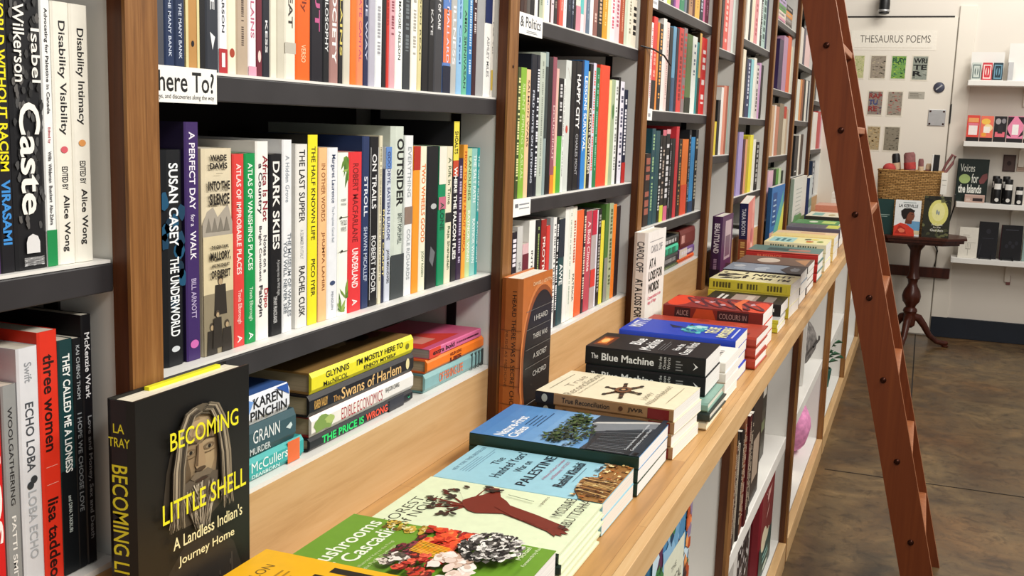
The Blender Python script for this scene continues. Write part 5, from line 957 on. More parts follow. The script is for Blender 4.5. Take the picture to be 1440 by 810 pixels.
def c_off(c):
    c.rect(.12, .905, .85, .912, '#8a8a8a'); c.text('CAROL OFF', .20, .80, .82, .87, '#8a8a8c', .02)
    for i, (s, a, b_) in enumerate((('AT A', .14, .50), ('LOSS FOR', .14, .88), ('WORDS', .14, .72))): c.text(s, a, .66 - i * .115, b_, .75 - i * .115, '#1c1c1e', .03)
    c.text('Conversation in an', .14, .37, .84, .405, '#d8486a', .01); c.text('Age of Rage', .14, .32, .6, .36, '#d8486a', .01)
def s_off(c): c.text('CAROL OFF', .08, .24, .36, .78, '#4a4a4c', .02); c.text('AT A LOSS FOR WORDS', .42, .24, .98, .78, '#1c1c1e', .03)
facing('white hardcover with narrow black capitals standing against the third post', 911, 936.5, 894.6, 328, .025, .036, '#eeece6', '#e6e2da', s_off, c_off, z=1.09)
facing('purple hardcover with white spine capitals standing by the fourth post', 1016, 1031, 1002, 305, .025, .036, '#5a2f5c', '#43204a', lambda c: (c.text('BEAUTYLAND', .10, .26, .52, .78, '#efe6ee', .03), c.dashes(.6, .9, '#b094b4', .3), c.rect(.75, 0, 1, 1, '#1e1526')),
       lambda c: (c.rect(.30, .36, .86, .92, '#c8b0b8'), c.rect(.36, .40, .80, .70, '#7a5a70'), c.poly([(.3, 0), (1, 0), (1, .25), (.5, .3)], '#2a1a30')), z=1.05)
facing('navy and pink book leaning sideways by the fifth post', 1051, 1063, 1034, 285, .025, .034, '#d8807a', '#242452', lambda c: (c.text('TARA BOOTH', .08, .28, .50, .75, '#e0e2ee', .02), c.rect(.56, 0, 1, 1, '#8a4a34'), c.dashes(.6, .95, '#d8b070', .5)),
       lambda c: [c.blob(rng.uniform(.1, .9), rng.uniform(.1, .9), .16, .12, k) for k in ('#e8a49a', '#c86a64', '#f0c0b4', '#b85a6a', '#e0948c')], rotx=8, z=.93, hc=False, dd=.17)
facing('blue-to-yellow cover book standing by the sixth post', 1085, 1103, 1083, 264, .025, .02, '#2f74b8', '#1d4a78', None,
       lambda c: (c.rect(0, 0, 1, .25, '#d8b0a0'), c.poly([(.4, .1), (1, .0), (1, .7), (.8, .5)], '#e0d860'), c.poly([(.2, .15), (.6, .2), (.9, .6), (.9, .9), (.6, .6)], '#5ab0a8'), c.rect(.1, .35, .4, .9, '#1d4f90'), c.lines(.15, .4, .38, .85, 5, '#a8c8e0', .3)), z=1.05, hc=False)
facing('white and green cover book standing by the seventh post', 1116, 1134, 1113, 252, .025, .02, '#dcdcd6', '#8a9a90', None, lambda c: (c.rect(0, 0, 1, .2, '#3f7a4c'), c.blob(.4, .22, .35, .08, '#5f9a64'), c.lines(.2, .3, .7, .85, 7, '#b0b4b0', .25)), z=1.05, hc=False)
facing('thin pale blue book leaning sideways by the eighth post', 1139, 1143, 1137, 250, .025, .02, '#c4d4d8', '#2a3a6a', None, lambda c: c.rect(0, .3, 1, .5, '#7a9a8c'), rotx=4, z=1.05, hc=False, dd=.17)
y6 = 4.95; y5 = y6 - .24
book('white book with black ring and aqua base facing out right of the fifth post', (-.035, y5, .9486), 'face', .130, y6 - y5, .02, '#e9e6da', False, None, lambda c: (c.ell(.55, .68, .32, .24, '#17171a'), c.ell(.55, .68, .17, .13, '#e9e6da'), c.rect(0, 0, 1, .36, '#7ac0bc'), c.ell(.5, .36, .4, .1, '#4a9aa0')))

# ================================================================== things in the cabinets under the counter
LB, LSH = .0856, .4306      # cabinet floor, cabinet shelf
r_ = random.Random(31)
def c_myth(c):
    r = random.Random(12)
    for i in range(90): c.blob(r.uniform(0, 1), r.uniform(0, 1), .09, .07, r.choice(['#4a86b0', '#8ab8d8', '#2a5a34', '#3c7a44', '#5a2a4c', '#c8e0ec', '#1a3c5c', '#6aa0c4']), 8, .5, r); c.k -= .85
    c.rect(.28, .10, .82, .72, '#dcdfca'); c.text('THE', .48, .60, .62, .63, '#3a3a34'); c.text('MYTHICAL', .36, .50, .76, .56, '#3a3a34', .0); c.text('WORLD', .40, .42, .72, .48, '#3a3a34', .0); c.lines(.36, .2, .74, .36, 4, '#8a8a7a', .2)
    for i in range(30): c.blob(r.uniform(.86, 1), r.uniform(.1, .9), .05, .04, r.choice(['#d8703c', '#b04a24', '#e89a5c', '#3a2c2c', '#8a7a9a']), 8, .5, r); c.k -= .85
book('large illustrated book facing out in the cabinet nearest the camera', (.325, 1.56, LSH + .0004), 'face', .33, .30, .03, '#4a86b0', True, None, c_myth)
cl = ['#241818', '#3a1e1c', '#1c1818', '#6a4436', '#1a1818', '#8a8478', '#241c1a', '#7a4a30', '#6a1a1e', '#4a1216', '#1c1a1c', '#17161a']
for k, cc in enumerate(cl):
    y = 2.19 + k * .0345
    book(f'{cname(cc)} upright book, {ordinal(k + 1)} from left on the counter cabinet shelf', (.3655 - .002 * (k % 3), y, LSH + .0004), 'up', .24 + .012 * ((k * 7) % 5), .17, .030, cc, k % 2 == 0, spine_fn(D('#c8b8a0', h=.3)), pages='#e6e0d4', group='upright books in the cabinet under the counter')
def c_photo(c):
    r = random.Random(5)
    for i in range(9):
        for j in range(4): c.rect(.06 + j * .23, .05 + i * .105, .26 + j * .23, .14 + i * .105, r.choice(['#c8c4b8', '#8a8478', '#4a463c', '#a8a48c', '#2c2c24', '#7a8460'])); c.k -= 1
book('large dark book with patterned cover facing out on the cabinet shelf', (.30, 2.78, LSH + .0004), 'face', .33, .34, .025, '#3a342c', True, None, c_photo)
book('dark brown book with pale square cover beside the patterned book', (.335, 2.62, LSH + .0004), 'face', .28, .17, .02, '#2c2622', True, None, lambda c: c.rect(.25, .2, .85, .6, '#a89684'))
FAR[0] = True
for k in range(5):
    book(f'dark book lying in the low cabinet pile, {ONES[5 - k]} from the top', (.34, 2.50, LB + .0004 + k * .035), 'lie', .20, .18, .034, ['#c8b83c', '#2a1c1e', '#241a1c', '#2c1e20', '#1e1618'][k], True, None, pages='#f2f0ea', group='pile in the low cabinet')
FAR[0] = False
def c_bw(c):
    r = random.Random(44)
    for i in range(70): c.blob(r.uniform(0, 1), r.uniform(0, 1), .06, .035, r.choice(['#d8d4d0', '#8a8280', '#1a1718', '#b0a8a4']), 7, .5, r); c.k -= .85
book('black and white patterned book standing in the low cabinet', (.305, 2.62, LB + .0004), 'face', .275, .2, .035, '#3a3234', True, None, c_bw, spinecol='#e6e2dc')
def c_red(c):
    c.rect(0, 0, 1, .40, '#1f4a48'); c.ell(.32, .42, .22, .13, '#e6dcbc'); c.ell(.5, .40, .2, .06, '#e6dcbc'); c.poly([(.66, .40), (.74, .44), (.66, .46)], '#e6dcbc')
    for k in range(5): c.poly([(.5, .8), (.46 + .08 * math.cos(k), .84 + .06 * math.sin(k)), (.3 + .1 * k, .92), (.36 + .1 * k, .92)], '#d8a8a0')
    c.ell(.5, .68, .12, .02, '#d8a8a0', 12, .5); c.lines(.25, .16, .8, .28, 2, '#8ac0b8', .5); c.ell(.5, .08, .2, .03, '#c8d8c8')
book('red and dark teal book with a pale bird on its cover in the low cabinet', (.325, 2.95, LB + .0004), 'face', .275, .26, .03, '#7a1e28', True, None, c_red)
# pink bag, framed board, grey bag, plant pot, black pouch
def lump(name, label, cat, c0, size, mat, seed, parts=None):
    r = random.Random(seed); mb = MB(); n, m = 16, 10
    for j in range(m + 1):
        ph = math.pi * j / m
        for k in range(n):
            th = 2 * math.pi * k / n; f = 1 + .12 * math.sin(3 * th + seed) * math.sin(ph) + r.uniform(-.05, .05)
            mb.v.append((size[0] * .5 * math.sin(ph) * math.cos(th) * f, size[1] * .5 * math.sin(ph) * math.sin(th) * f, size[2] * (.5 - .5 * math.cos(ph))))
    for j in range(m):
        for k in range(n):
            a = j * n + k; b2 = j * n + (k + 1) % n; mb.f.append((a, b2, b2 + n, a + n)); mb.c.append((.5, .5, .5)); mb.m.append(0)
    root = thing(name, label, cat, c0); mb.build('body', mat, root, smooth=True)
    return root
p = lump('tote_bag', 'pink soft bag slumped in the low cabinet before the third short post', 'bag', (.285, 4.36, LB), (.14, .26, .22), M['pink'], 3)
mb = MB(); mb.tube([(.02, -.06, .19), (.03, -.05, .25), (.03, 0, .27), (.03, .05, .25), (.02, .06, .19)], .006, 8); mb.build('handle', M['pink'], p, smooth=True)
t = thing('picture_frame', 'narrow wooden framed dark board in the low cabinet beside the pink bag', 'frame', (.33, 3.62, LB))
mb = MB(); mb.box(-.018, 0, 0, 0, .02, .27); mb.box(-.018, .22, 0, 0, .24, .27); mb.box(-.018, .0202, 0, 0, .2198, .02); mb.box(-.018, .0202, .25, 0, .2198, .27); mb.build('frame', M['oak'], t)
mb = MB(); mb.box(-.014, .0203, .0203, -.006, .2197, .2497); mb.build('panel', M['rubber'], t)
book('cream paperback leaning in low cabinet between frame and pink bag', (.30, 3.95, LB + .0004), 'face', .2, .14, .02, '#e8e0cc', cover=lambda c: c.blob(.5, .5, .25, .2, '#8a6a4a'))
p = lump('cushion', 'grey patterned cushion on the cabinet shelf above the pink bag', 'cushion', (.28, 4.40, LSH + .001), (.13, .28, .20), M['greyfab'], 6)
mb = MB(); mb.tube([(.07, -.12, .11), (.08, 0, .12), (.07, .12, .11)], .004, 8); mb.build('piping', M['rubber'], p, smooth=True)
t = thing('potted_plant', 'small green leafy plant in dark teal pot on the cabinet floor', 'plant', (.27, 5.55, LB))
mb = MB(); mb.lathe([(.05, .0), (.065, .01), (.075, .10), (.07, .105), (.066, .10), (.055, .03)], 20); mb.build('pot', plain('teal_glaze', '#1c5a52', .3), t, smooth=True)
mb = MB(); rr = random.Random(9)
for i in range(60):
    a = rr.uniform(0, 6.28); R_ = rr.uniform(.01, .09); z = rr.uniform(.11, .26); x, y = R_ * math.cos(a), R_ * math.sin(a); s_ = rr.uniform(.02, .04)
    mb.poly([(x, y, z), (x + s_ * math.cos(a + .5), y + s_ * math.sin(a + .5), z + .02), (x + 1.6 * s_ * math.cos(a), y + 1.6 * s_ * math.sin(a), z + .01), (x + s_ * math.cos(a - .5), y + s_ * math.sin(a - .5), z + .018)])
lf = mb.build('foliage', M['green'], t); sm = lf.modifiers.new('thick', 'SOLIDIFY'); sm.thickness = .0015
mb = MB(); mb.tube([(0, 0, .03), (0, 0, .2)], .005, 6); mb.build('stem', M['green'], t)
p = lump('pouch', 'black soft pouch on the cabinet shelf above the potted plant', 'bag', (.25, 5.5, LSH + .001), (.14, .22, .14), M['rubber'], 8)
mb = MB(); mb.tube([(.06, -.06, .10), (.07, 0, .105), (.06, .06, .10)], .003, 6); mb.build('zip', M['metal'], p, smooth=True)
p = lump('pouch', 'small black pouch on the cabinet floor beside the plant pot', 'bag', (.27, 5.05, LB), (.12, .16, .10), M['rubber'], 2)
mb = MB(); mb.tube([(.05, -.04, .07), (.06, 0, .075), (.05, .04, .07)], .003, 6); mb.build('zip', M['metal'], p, smooth=True)
FAR[0] = True
for k in range(8):
    cc = ['#2a2a2c', '#8a8478', '#d8d4cc', '#1c1c20', '#5a6a7a', '#d0ccc0', '#2c2424', '#17171a'][k]
    book(f'{cname(cc)} upright book, {ordinal(k + 1)} from left in the cabinet behind the ladder', (.34, 6.05 + k * .045, LB + .0004), 'up', .26, .17, .04, cc, False, spine_fn(D('#a8a49a', h=.3)), group='upright books in the cabinet behind the ladder')
FAR[0] = False

# ================================================================== rolling ladder
LX, SL = .856, -.2435
lad = thing('ladder', 'tall reddish wooden library ladder leaning against the bookcases', 'ladder', (LX, 3.11, 0))
def rail(y0, y1, bolts):
    mb = MB(); H_ = 3.02; wx = .0900
    p = [(-wx, 0), (0, 0), (SL * H_, H_), (SL * H_ - wx, H_)]
    A = [(x, y0, z) for x, z in p]; B = [(x, y1, z) for x, z in p]
    mb.poly(A, mat=0); mb.poly(list(reversed(B)), mat=0)
    for i in range(4): j = (i + 1) % 4; mb.poly([A[j], A[i], B[i], B[j]], mat=1 if i in (1, 3) else 0)  # narrow faces get the painted bevel highlight colour
    o = mb.build('rail', [M['ladder'], M['ladder_highlight_rung']], lad, bevel=.002)
    return o
near = rail(0, .026, True); far = rail(.446, .472, False)
for k in range(13):
    z = .237 + .2306 * (k - 0) - .0
    if z > 2.98: break
    xc = SL * z - .044
    mb = MB(); mb.box(xc - .036, 0.0262, z - .011, xc + .0405, .4458, z + .009); mb.build('rung', [M['ladder_highlight_rung']], lad, bevel=.003)
    mb = MB(); mb.lathe([(.0085, 0), (.0085, .002), (.006, .005), (.002, .006)], 14)
    bo = mb.build('bolt', M['bolt'], near, smooth=True); bo.location = (xc, -.0003, z - .002); bo.rotation_euler = (math.radians(90), 0, 0)

# ================================================================== pedestal table by the back wall
TX, TY, TZ = .69, 7.42, .742
tb = thing('pedestal_table', 'dark carved pedestal table with tripod feet beside the ladder', 'table', (TX, TY, 0))
mb = MB()
def octo(rx, ry, c): return [(-rx + c, -ry), (rx - c, -ry), (rx, -ry + c), (rx, ry - c), (rx - c, ry), (-rx + c, ry), (-rx, ry - c), (-rx, -ry + c)]
mb.prism(octo(.30, .22, .12), TZ - .014, TZ); mb.prism(octo(.285, .205, .115), TZ - .034, TZ - .0142); mb.prism(octo(.26, .18, .105), TZ - .05, TZ - .0342)
mb.build('tabletop', M['mahog'], tb, bevel=.003)
mb = MB(); mb.lathe([(.06, .691), (.055, .67), (.034, .64), (.032, .58), (.03, .50), (.036, .47), (.044, .455), (.034, .445), (.028, .42), (.034, .40), (.052, .37), (.060, .335), (.054, .30), (.034, .275), (.030, .262), (.042, .25), (.046, .235), (.036, .215), (.04, .18), (.036, .14), (.02, .125)][::-1], 28)
mb.build('column', M['mahog'], tb, smooth=True)
for a in (-100, 20, 140):
    a = math.radians(a); u, v = math.cos(a), math.sin(a)
    mb = MB(); mb.tube([(u * q_, v * q_, z) for q_, z in ((.025, .20), (.06, .19), (.10, .14), (.14, .075), (.19, .035), (.24, .024), (.265, .028))], [.024, .026, .023, .019, .016, .018, .012], 12)
    lg = mb.build('leg', M['mahog'], tb, smooth=True)
    mb = MB(); mb.lathe([(.018, 0), (.022, .004), (.022, .010), (.016, .014)], 14, c=(u * .25, v * .25)); mb.build('foot', M['mahog'], lg, smooth=True)
# basket and its contents
bx, by, bz = .615, 7.53, TZ
bk = thing('basket', 'woven straw basket full of small things on the pedestal table', 'basket', (bx, by, bz))
def rr_ring(rx, ry, z, n=40, e=4):
    o = []
    for k in range(n):
        t = 2 * math.pi * k / n; c, s = math.cos(t), math.sin(t)
        o.append((rx * math.copysign(abs(c) ** (2 / e), c), ry * math.copysign(abs(s) ** (2 / e), s), z))
    return o
mb = MB(); rings = [rr_ring(.165, .09, .002), rr_ring(.175, .098, .05), rr_ring(.19, .105, .16), rr_ring(.20, .11, .30), rr_ring(.205, .113, .405), rr_ring(.198, .106, .408), rr_ring(.192, .10, .36), rr_ring(.16, .085, .02)]
n = 40
for q_ in rings: mb.v += q_
for j in range(len(rings) - 1):
    for k in range(n): a, b2 = j * n + k, j * n + (k + 1) % n; mb.f.append((a, b2, b2 + n, a + n)); mb.c.append((.5, .4, .2)); mb.m.append(0)
mb.f.append(tuple(reversed(range(n)))); mb.c.append((.5, .4, .2)); mb.m.append(0); e_ = 7 * n; mb.f.append(tuple(range(e_, e_ + n))); mb.c.append((.5, .4, .2)); mb.m.append(0)
mb.build('body', M['basket'], bk, smooth=True)
mb = MB(); mb.tube([(p_[0], p_[1], .408) for p_ in rr_ring(.202, .110, 0)] + [(.202, 0, .408)], .007, 8); mb.build('rim', M['basket'], bk, smooth=True)
mb = MB(); mb.tube([(.205, -.05, .40), (.25, -.05, .47), (.262, -.05, .515), (.245, -.05, .525), (.21, -.04, .46), (.19, -.03, .40)], .009, 8); mb.build('handle', M['mauve'], bk, smooth=True)
mb = MB(); mb.box(.19, -.125, .27, .228, -.122, .41, '#e8e4da'); mb.box(.196, -.1256, .36, .222, -.1251, .364, '#8a8a84'); mb.box(.196, -.1256, .33, .222, -.1251, .332, '#8a8a84'); tgp = mb.build('price_tag', M['print'], bk); tgp['label'] = 'white hanging paper tag'
def rollthing(name, label, x, y, tilt, r0, z0, ln, mat, capm):
    t = thing(name, label, 'soft toy' if 'toy' in name else 'roll', (bx + x, by + y, bz + z0)); t.rotation_euler = (0, math.radians(tilt), 0)
    mb = MB(); mb.lathe([(r0 * .8, 0), (r0, .01), (r0, ln - .015), (r0 * .75, ln)], 18); mb.build('body', mat, t, smooth=True)
    mb = MB(); mb.lathe([(r0 * 1.03, .0), (r0 * 1.05, .01), (r0 * 1.05, .04), (r0 * 1.02, .045)], 18); o = mb.build('band', capm, t, smooth=True); o.location = (0, 0, ln * .62)
    return t
rollthing('rolled_fabric', 'black roll with cream band tilted in the straw basket', -.065, .045, -8, .026, .24, .28, M['rubber'], M['skin'])
rollthing('rolled_fabric', 'large mauve roll standing highest in the straw basket', .012, .0, -6, .036, .24, .29, M['mauve'], M['redfab'])
rollthing('rolled_fabric', 'small mauve roll next to the largest one in basket', .066, .0, -2, .017, .24, .25, M['mauve'], M['skin'])
rollthing('rolled_fabric', 'beige roll right of the mauve rolls in the basket', .103, .03, 1, .017, .24, .22, M['skin'], M['mauve'])
t = thing('boxed_item', 'narrow black and white box standing in the basket', 'box', (bx + .142, by, bz + .25)); t.rotation_euler = (0, math.radians(1), 0)
mb = MB(); mb.box(-.012, -.03, 0, .024, .03, .27); mb.build('box', M['rubber'], t, bevel=.003)
mb = MB(); mb.box(-.022, -.031, 0, -.0125, .031, .27); mb.build('white_side', M['white'], t, bevel=.002)
t = thing('soft_toy', 'soft toy with red cap and pale face at left in basket', 'soft toy', (bx - .135, by - .02, bz + .345))
mb = MB(); mb.lathe([(.015, .0), (.034, .015), (.042, .045), (.034, .075), (.014, .088)], 20); mb.build('head', M['skin'], t, smooth=True)
mb = MB(); mb.lathe([(.040, .0), (.043, .008), (.037, .028), (.022, .042), (.006, .047)], 20); o = mb.build('cap', M['redfab'], t, smooth=True); o.location = (0, 0, .062)
for sx in (-1, 1):
    mb = MB(); mb.tube([(sx * .034, 0, .05), (sx * .042, 0, .056), (sx * .048, 0, .05)], [.009, .012, .006], 10); mb.build('ear', M['mauve'], t, smooth=True)
    mb = MB(); mb.lathe([(.002, 0), (.006, .003), (.002, .006)], 10); o = mb.build('eye', M['rubber'], t, smooth=True); o.location = (sx * .015, -.040, .047); o.rotation_euler = (math.radians(90), 0, 0)
# books on the table, facing the shop
def c_man(c):
    c.rect(0, 0, 1, 1, '#e8ecec'); c.rect(.5, .12, 1, .42, '#6aa0c8'); c.rect(.5, .05, 1, .16, '#d8c8a0')
    c.text('LA KERVILLE', .14, .80, .88, .89, '#1c2428', .02); c.rect(.3, .925, .8, .945, '#8a9a9a')
    c.poly([(.0, 0), (.0, .26), (.25, .36), (.5, .32), (.78, .18), (.82, 0)], '#d8402c'); c.poly([(.05, .05), (.2, .3), (.45, .2), (.5, .05)], '#b02c20'); c.blob(.3, .15, .12, .06, '#e87a5a')
    c.poly([(.42, .34), (.44, .5), (.7, .5), (.68, .34)], '#6a3a28'); c.poly([(.40, .62), (.46, .48), (.62, .42), (.74, .46), (.78, .56), (.74, .68), (.5, .70)], '#7a4632')
    c.poly([(.26, .58), (.24, .70), (.36, .77), (.6, .78), (.78, .72), (.74, .66), (.58, .68), (.5, .6), (.46, .48), (.36, .46)], '#1c1614'); c.rect(.64, .60, .72, .615, '#1c1614')
book('white cover book with a dark haired person in red on the pedestal table', (.545, 7.29, TZ + .0006), 'front', .228, .155, .018, '#e8ecec', False, None, c_man, spinecol='#2c3a3a')
def c_apple(c):
    r = random.Random(3)
    c.rect(0, 0, 1, 1, '#2a2a20'); c.ell(.55, .60, .36, .32, '#e0dc80', 26); c.ell(.55, .62, .24, .22, '#ece8a0', 26)
    for i in range(26): c.blob(r.uniform(0, 1), r.choice([r.uniform(0, .3), r.uniform(.85, 1)]), .08, .04, r.choice(['#4a4c34', '#6a6c48', '#1c1c18']), 8, .5, r); c.k -= .8
    c.ell(.5, .62, .03, .06, '#8a98a0'); c.ell(.57, .6, .03, .05, '#8a98a0')
    c.text('A Guide', .34, .29, .74, .34, '#e8e6d8', .0); c.text('to the', .4, .23, .68, .28, '#e8e6d8', .0); c.text('Garden', .3, .15, .78, .21, '#e8e6d8', .01)
book('dark book with a large yellow fruit on its cover, right on the pedestal table', (.715, 7.31, TZ + .0006), 'front', .262, .162, .03, '#2a2a20', True, None, c_apple)
book('dark green book half hidden by the ladder on the pedestal table', (.425, 7.33, TZ + .0006), 'front', .225, .11, .02, '#173a38', True, None, lambda c: (c.text('NIGHT', .3, .55, .8, .6, '#c8d8d0') if False else c.lines(.3, .5, .8, .6, 2, '#9ab0a8', .3)))

# ================================================================== white wall shelves at the right
shs = []
for z, x0, nm in ((1.752, .915, 'topmost, with small boxed decks'), (1.357, .925, 'second from top, with pink and black boxes'), (.953, .915, 'third from top, with black bottles'), (.580, .915, 'lowest, with dark notebooks')):
    t = thing('wall_shelf', f'white floating shelf on the back wall, {nm}', 'shelf', (x0, 7.69, z), 'white floating shelves on the back wall')
    mb = MB(); mb.box(0, 0, -.034, 1.6, .199, 0); mb.build('board', M['white'], t, bevel=.002)
    for xx in (.37, 1.2):
        mb = MB(); mb.box(xx - .018, .18, -.16, xx + .018, .199, -.0345); mb.box(xx - .018, .06, -.05, xx + .018, .18, -.0345); mb.build('bracket', M['wallp'], t, bevel=.003)
mb = MB(); mb.box(0, 0, 0, .026, .012, .066); t = tag(mb.build('wall_socket', M['mauve'], bevel=.003), 'small brownish socket box on the wall under the lowest shelf', 'socket'); t.location = (1.28, 7.8775, .40)
def deck(label, x0, x1, z0, z1, y, col, draw, tcol=None, dep=.03):
    t = thing('boxed_deck', label, 'box', (x0, y, z0), 'boxed decks on the wall shelves'); w_, h_ = x1 - x0, z1 - z0
    mb = MB(); mb.box(0, 0, 0, w_, dep, h_, col); draw(Canvas(mb, (0, 0, 0), (1, 0, 0), (0, 0, 1), w_, h_)); mb.build('box', M['cover'], t)
    mb = MB(); mb.box(.001, .001, h_ + .0002, w_ - .001, dep - .001, h_ + .004, tcol or col); mb.build('lid', M['cover'], t)
Z1 = 1.7524
tr = thing('display_tray', 'clear-backed white display tray holding three decks on topmost shelf', 'tray', (.925, 7.73, Z1))
mb = MB(); mb.box(0, 0, 0, .20, .07, .004); mb.build('base', M['white'], tr)
mb = MB(); mb.box(0, .066, .0045, .20, .07, .188); mb.build('back', M['white'], tr)
for k, (cc, k2, lab) in enumerate((('#c4ccc4', '#5a6a68', 'pale grey-green deck box, left on the topmost shelf'), ('#c8303c', '#f0d8d0', 'red deck box, middle on the topmost shelf'), ('#1c3440', '#6a94a8', 'dark teal deck box, right of the red one'))):
    x0 = .932 + k * .0645
    def dr_(c, cc=cc, k2=k2):
        c.rect(.1, .08, .9, .92, k2); c.rect(.2, .15, .8, .85, cc); c.ell(.5, .5, .2, .26, k2); c.rect(.42, .25, .58, .75, cc)
    deck(lab, x0, x0 + .058, Z1 + .0046, Z1 + .112, 7.735, cc, dr_)
tr = thing('display_tray', 'second white display tray at the right edge of topmost shelf', 'tray', (1.15, 7.73, Z1))
mb = MB(); mb.box(0, 0, 0, .26, .07, .004); mb.build('base', M['white'], tr)
mb = MB(); mb.box(0, .066, .0045, .26, .07, .245); mb.build('back', M['white'], tr)
mb = MB(); mb.box(0, .0, .0045, .03, .06, .12); mb.build('divider', M['metal'], tr)
Z2 = 1.3574
def dk(bg, *sh):
    def f(c):
        c.rect(0, 0, 1, .16, '#1a1416')
        for kind, *a in sh: getattr(c, kind)(*a)
    return f
deck('orange and pink box with white label, leftmost on the second wall shelf', .935, 1.012, Z2, Z2 + .165, 7.72, '#d8483c', dk(0, ('rect', .1, .75, .9, .92, '#e8a060'), ('rect', .15, .25, .85, .62, '#f0e4e0'), ('rect', .1, .62, .9, .72, '#e0788a')))
deck('yellow and coral swirled box, second on the second wall shelf', 1.018, 1.095, Z2, Z2 + .163, 7.72, '#e8705a', dk(0, ('ell', .4, .8, .35, .12, '#f0c050'), ('ell', .6, .55, .35, .15, '#f0d8a0'), ('rect', .25, .35, .75, .6, '#f4ece0'), ('ell', .3, .28, .2, .08, '#e8a03c')))
deck('black box with pink corners, third on the second wall shelf', 1.101, 1.174, Z2, Z2 + .163, 7.72, '#1c181c', dk(0, ('ell', .3, .82, .22, .12, '#a8a0a0'), ('ell', .75, .84, .18, .1, '#8a8488'), ('rect', .1, .2, .9, .4, '#e06a78'), ('rect', .3, .34, .7, .66, '#2a2428')))
deck('pink and black geometric box, fourth on the second wall shelf', 1.180, 1.275, Z2, Z2 + .166, 7.72, '#e888a8', dk(0, ('poly', [(0, 1), (.4, 1), (0, .6)], '#2a1820'), ('poly', [(1, 1), (.6, 1), (1, .7)], '#2a1820'), ('poly', [(0, .3), (.3, .2), (0, .5)], '#2a1820'), ('rect', .3, .3, .7, .7, '#f4f0ec'), ('poly', [(.7, .2), (1, .3), (1, .5)], '#2a1820')))
deck('cream box with dark stripes, rightmost on the second wall shelf', 1.281, 1.36, Z2, Z2 + .163, 7.72, '#e6dcd0', dk(0, ('rect', .2, .3, .8, .8, '#3a3438')))
Z3 = .9534
def c_voices(c):
    c.text('Voices', .10, .70, .56, .88, '#e4e6dc', .0); c.text('for', .48, .44, .70, .66, '#e4e6dc', .01); c.text('the Islands', .08, .20, .82, .40, '#eceee4', .03)
    c.ell(.26, .53, .18, .11, '#a8c078'); c.poly([(.72, .50), (.82, .64), (.96, .68), (.98, .56), (.88, .44), (.76, .42)], '#7a4444')
book('large dark green book reading Voices for the Islands on the third wall shelf', (.905, 7.83, Z3 + .0005), 'front', .285, .195, .02, '#15231f', True, None, c_voices)
t = thing('card_box', 'small pinkish card box lying before the large green book', 'box', (.965, 7.725, Z3 + .0004))
mb = MB(); mb.box(0, 0, 0, .122, .045, .042, '#b89a8c'); c = Canvas(mb, (0, 0, 0), (1, 0, 0), (0, 0, 1), .122, .042); c.rect(.4, .2, .9, .7, '#2a1c1c'); c.lines(.06, .2, .36, .8, 3, '#e0cfc4', .4); mb.build('box', M['cover'], t)
mb = MB(); mb.box(0, .0005, .0422, .122, .0445, .05, '#c8a89c'); mb.build('lid', M['cover'], t)
t = tag((lambda mb: (mb.box(1.185, 7.883, 1.163, 1.262, 7.8895, 1.275, '#4a3a38'), (lambda c: (c.rect(.1, .08, .9, .92, '#5c4a46'), c.ell(.5, .5, .18, .14, '#3a2c2c')))(Canvas(mb, (1.185, 7.883, 1.163), (1, 0, 0), (0, 0, 1), .077, .112)), mb.build('plaque', M['print']))[-1])(MB()), 'small dark plaque on the wall above the black bottles', 'plaque')
t = tag((lambda mb: (mb.box(1.272, 7.883, 1.168, 1.36, 7.8895, 1.22, '#b8a090'), (lambda c: c.lines(.1, .2, .9, .8, 3, '#8a7466', .3))(Canvas(mb, (1.272, 7.883, 1.168), (1, 0, 0), (0, 0, 1), .088, .052)), mb.build('plaque', M['print']))[-1])(MB()), 'small tan card on the wall right of the dark plaque', 'plaque')
def bottle(label, x, y, h, r0):
    t = thing('bottle', label, 'bottle', (x, y, Z3 + .0004), 'black bottles on the third wall shelf')
    mb = MB(); mb.lathe([(r0 * .95, 0), (r0, .004), (r0, h * .74), (r0 * .9, h * .77), (r0 * .86, h * .78)], 22); mb.build('body', M['rubber'], t, smooth=True)
    mb = MB(); mb.lathe([(r0 * .9, h * .785), (r0 * .95, h * .79), (r0 * .95, h * .97), (r0 * .85, h)], 22); mb.build('cap', M['rubber'], t, smooth=True)
    mb = MB(); n_ = 8
    for k in range(n_):
        a, b2 = [math.radians(-90 - 52 + 104 * (k + i) / n_) for i in (0, 1)]; rr = r0 + .0008
        mb.poly([(rr * math.cos(a), rr * math.sin(a), h * .58), (rr * math.cos(b2), rr * math.sin(b2), h * .58), (rr * math.cos(b2), rr * math.sin(b2), h * .8), (rr * math.cos(a), rr * math.sin(a), h * .8)], '#e8e6e0')
    mb.build('label', M['print'], t)
    mb = MB(); mb.lathe([(.0125, 0), (.0125, .0006), (.009, .0007)], 18, '#dcdad4'); o = mb.build('round_sticker', M['print'], t); o.location = (0, -r0 - .0002, h * .16); o.rotation_euler = (math.radians(90), 0, 0)
bottle('black bottle with white label, front left on the third wall shelf', 1.158, 7.725, .165, .025)
bottle('black bottle with white label, front middle, beside the small one', 1.225, 7.725, .163, .026)
bottle('small black bottle with white label at the right edge', 1.292, 7.725, .118, .024)
bottle('black bottle half hidden behind the front left bottle', 1.150, 7.79, .18, .024)
bottle('black bottle half hidden behind the front middle bottle', 1.212, 7.79, .18, .024)
Z4 = .5804
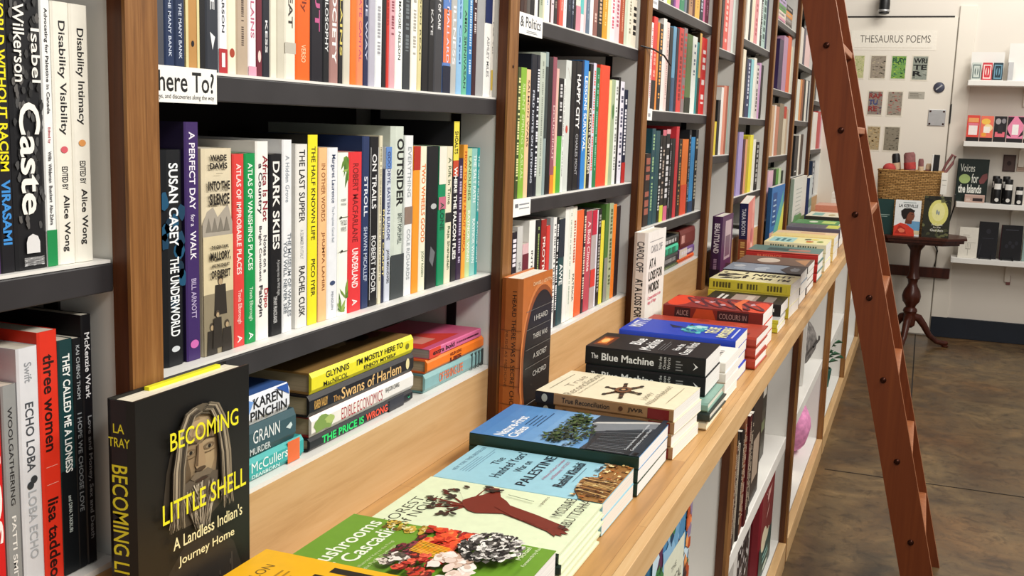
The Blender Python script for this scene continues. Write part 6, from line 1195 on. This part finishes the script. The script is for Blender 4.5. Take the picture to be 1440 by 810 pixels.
book('white notebook with a fork drawing, leftmost on lowest wall shelf', (.955, 7.745, Z4 + .0004), 'front', .205, .118, .015, '#e2ddd0', False, None, lambda c: ([c.rect(.38 + .08 * k, .30, .395 + .08 * k, .48, '#8a8478') for k in range(4)], c.rect(.38, .29, .635, .305, '#8a8478'), c.rect(.50, .08, .515, .30, '#8a8478'), c.rect(.1, .5, .9, .506, '#5a544a'), c.rect(.2, .55, .45, .57, '#3a342c'), c.lines(.2, .68, .6, .8, 2, '#b8b2a4', .2)))
book('tall black notebook beside the white one on the lowest wall shelf', (1.075, 7.80, Z4 + .0004), 'front', .245, .12, .03, '#17171c', True, None, lambda c: (c.ell(.5, .75, .12, .07, '#2c2c34'), c.rect(.2, .55, .8, .56, '#3a3a44'), c.poly([(.1, .1), (.12, .1), (.2, .4), (.18, .4)], '#3a3a44')), spinecol='#3a3438')
book('black notebook with faint drawing, right on the lowest wall shelf', (1.212, 7.79, Z4 + .0004), 'front', .232, .13, .028, '#141418', True, None, lambda c: (c.rect(.2, .86, .8, .88, '#4a4a54'), [c.ell(.3 + .15 * k, .4 + .1 * (k % 2), .08, .06, '#26262e') for k in range(4)]), spinecol='#4a1c28')
book('teal edged notebook at the right edge on lowest wall shelf', (1.35, 7.79, Z4 + .0004), 'front', .22, .12, .02, '#8aa09a', False, None, None)
for k, (x, lab) in enumerate(((1.09, 'black wire easel holding the tall black notebook'), (1.225, 'black wire easel holding the right black notebook'))):
    t = thing('book_easel', lab, 'easel', (x, 7.71, Z4 + .0004), 'wire easels on the lowest wall shelf')
    for s_ in (0, .07):
        mb = MB(); mb.tube([(s_, 0, .03), (s_, 0, .004), (s_, .05, .004)], .0035, 8); mb.build('hook', M['rubber'], t, smooth=True)
    mb = MB(); mb.tube([(.004, .02, .004), (.066, .02, .004)], .0035, 8); mb.build('crossbar', M['rubber'], t, smooth=True)
# loose black cord hanging off the second bay's upper shelf
mb = MB(); mb.tube([(.012, 2.648, 1.579), (.034, 2.69, 1.574), (.046, 2.76, 1.563), (.048, 2.83, 1.542)], .0022, 8)
tag(mb.build('cord', M['rubber'], smooth=True), 'thin black cord sticking out across the third post', 'cord')

fb = FARB.build('distant_books', [M['cover'], M['pages']])
fb['label'] = 'distant and half-hidden books on the far shelves and beneath the counter stacks'; fb['category'] = 'books'; fb['kind'] = 'stuff'
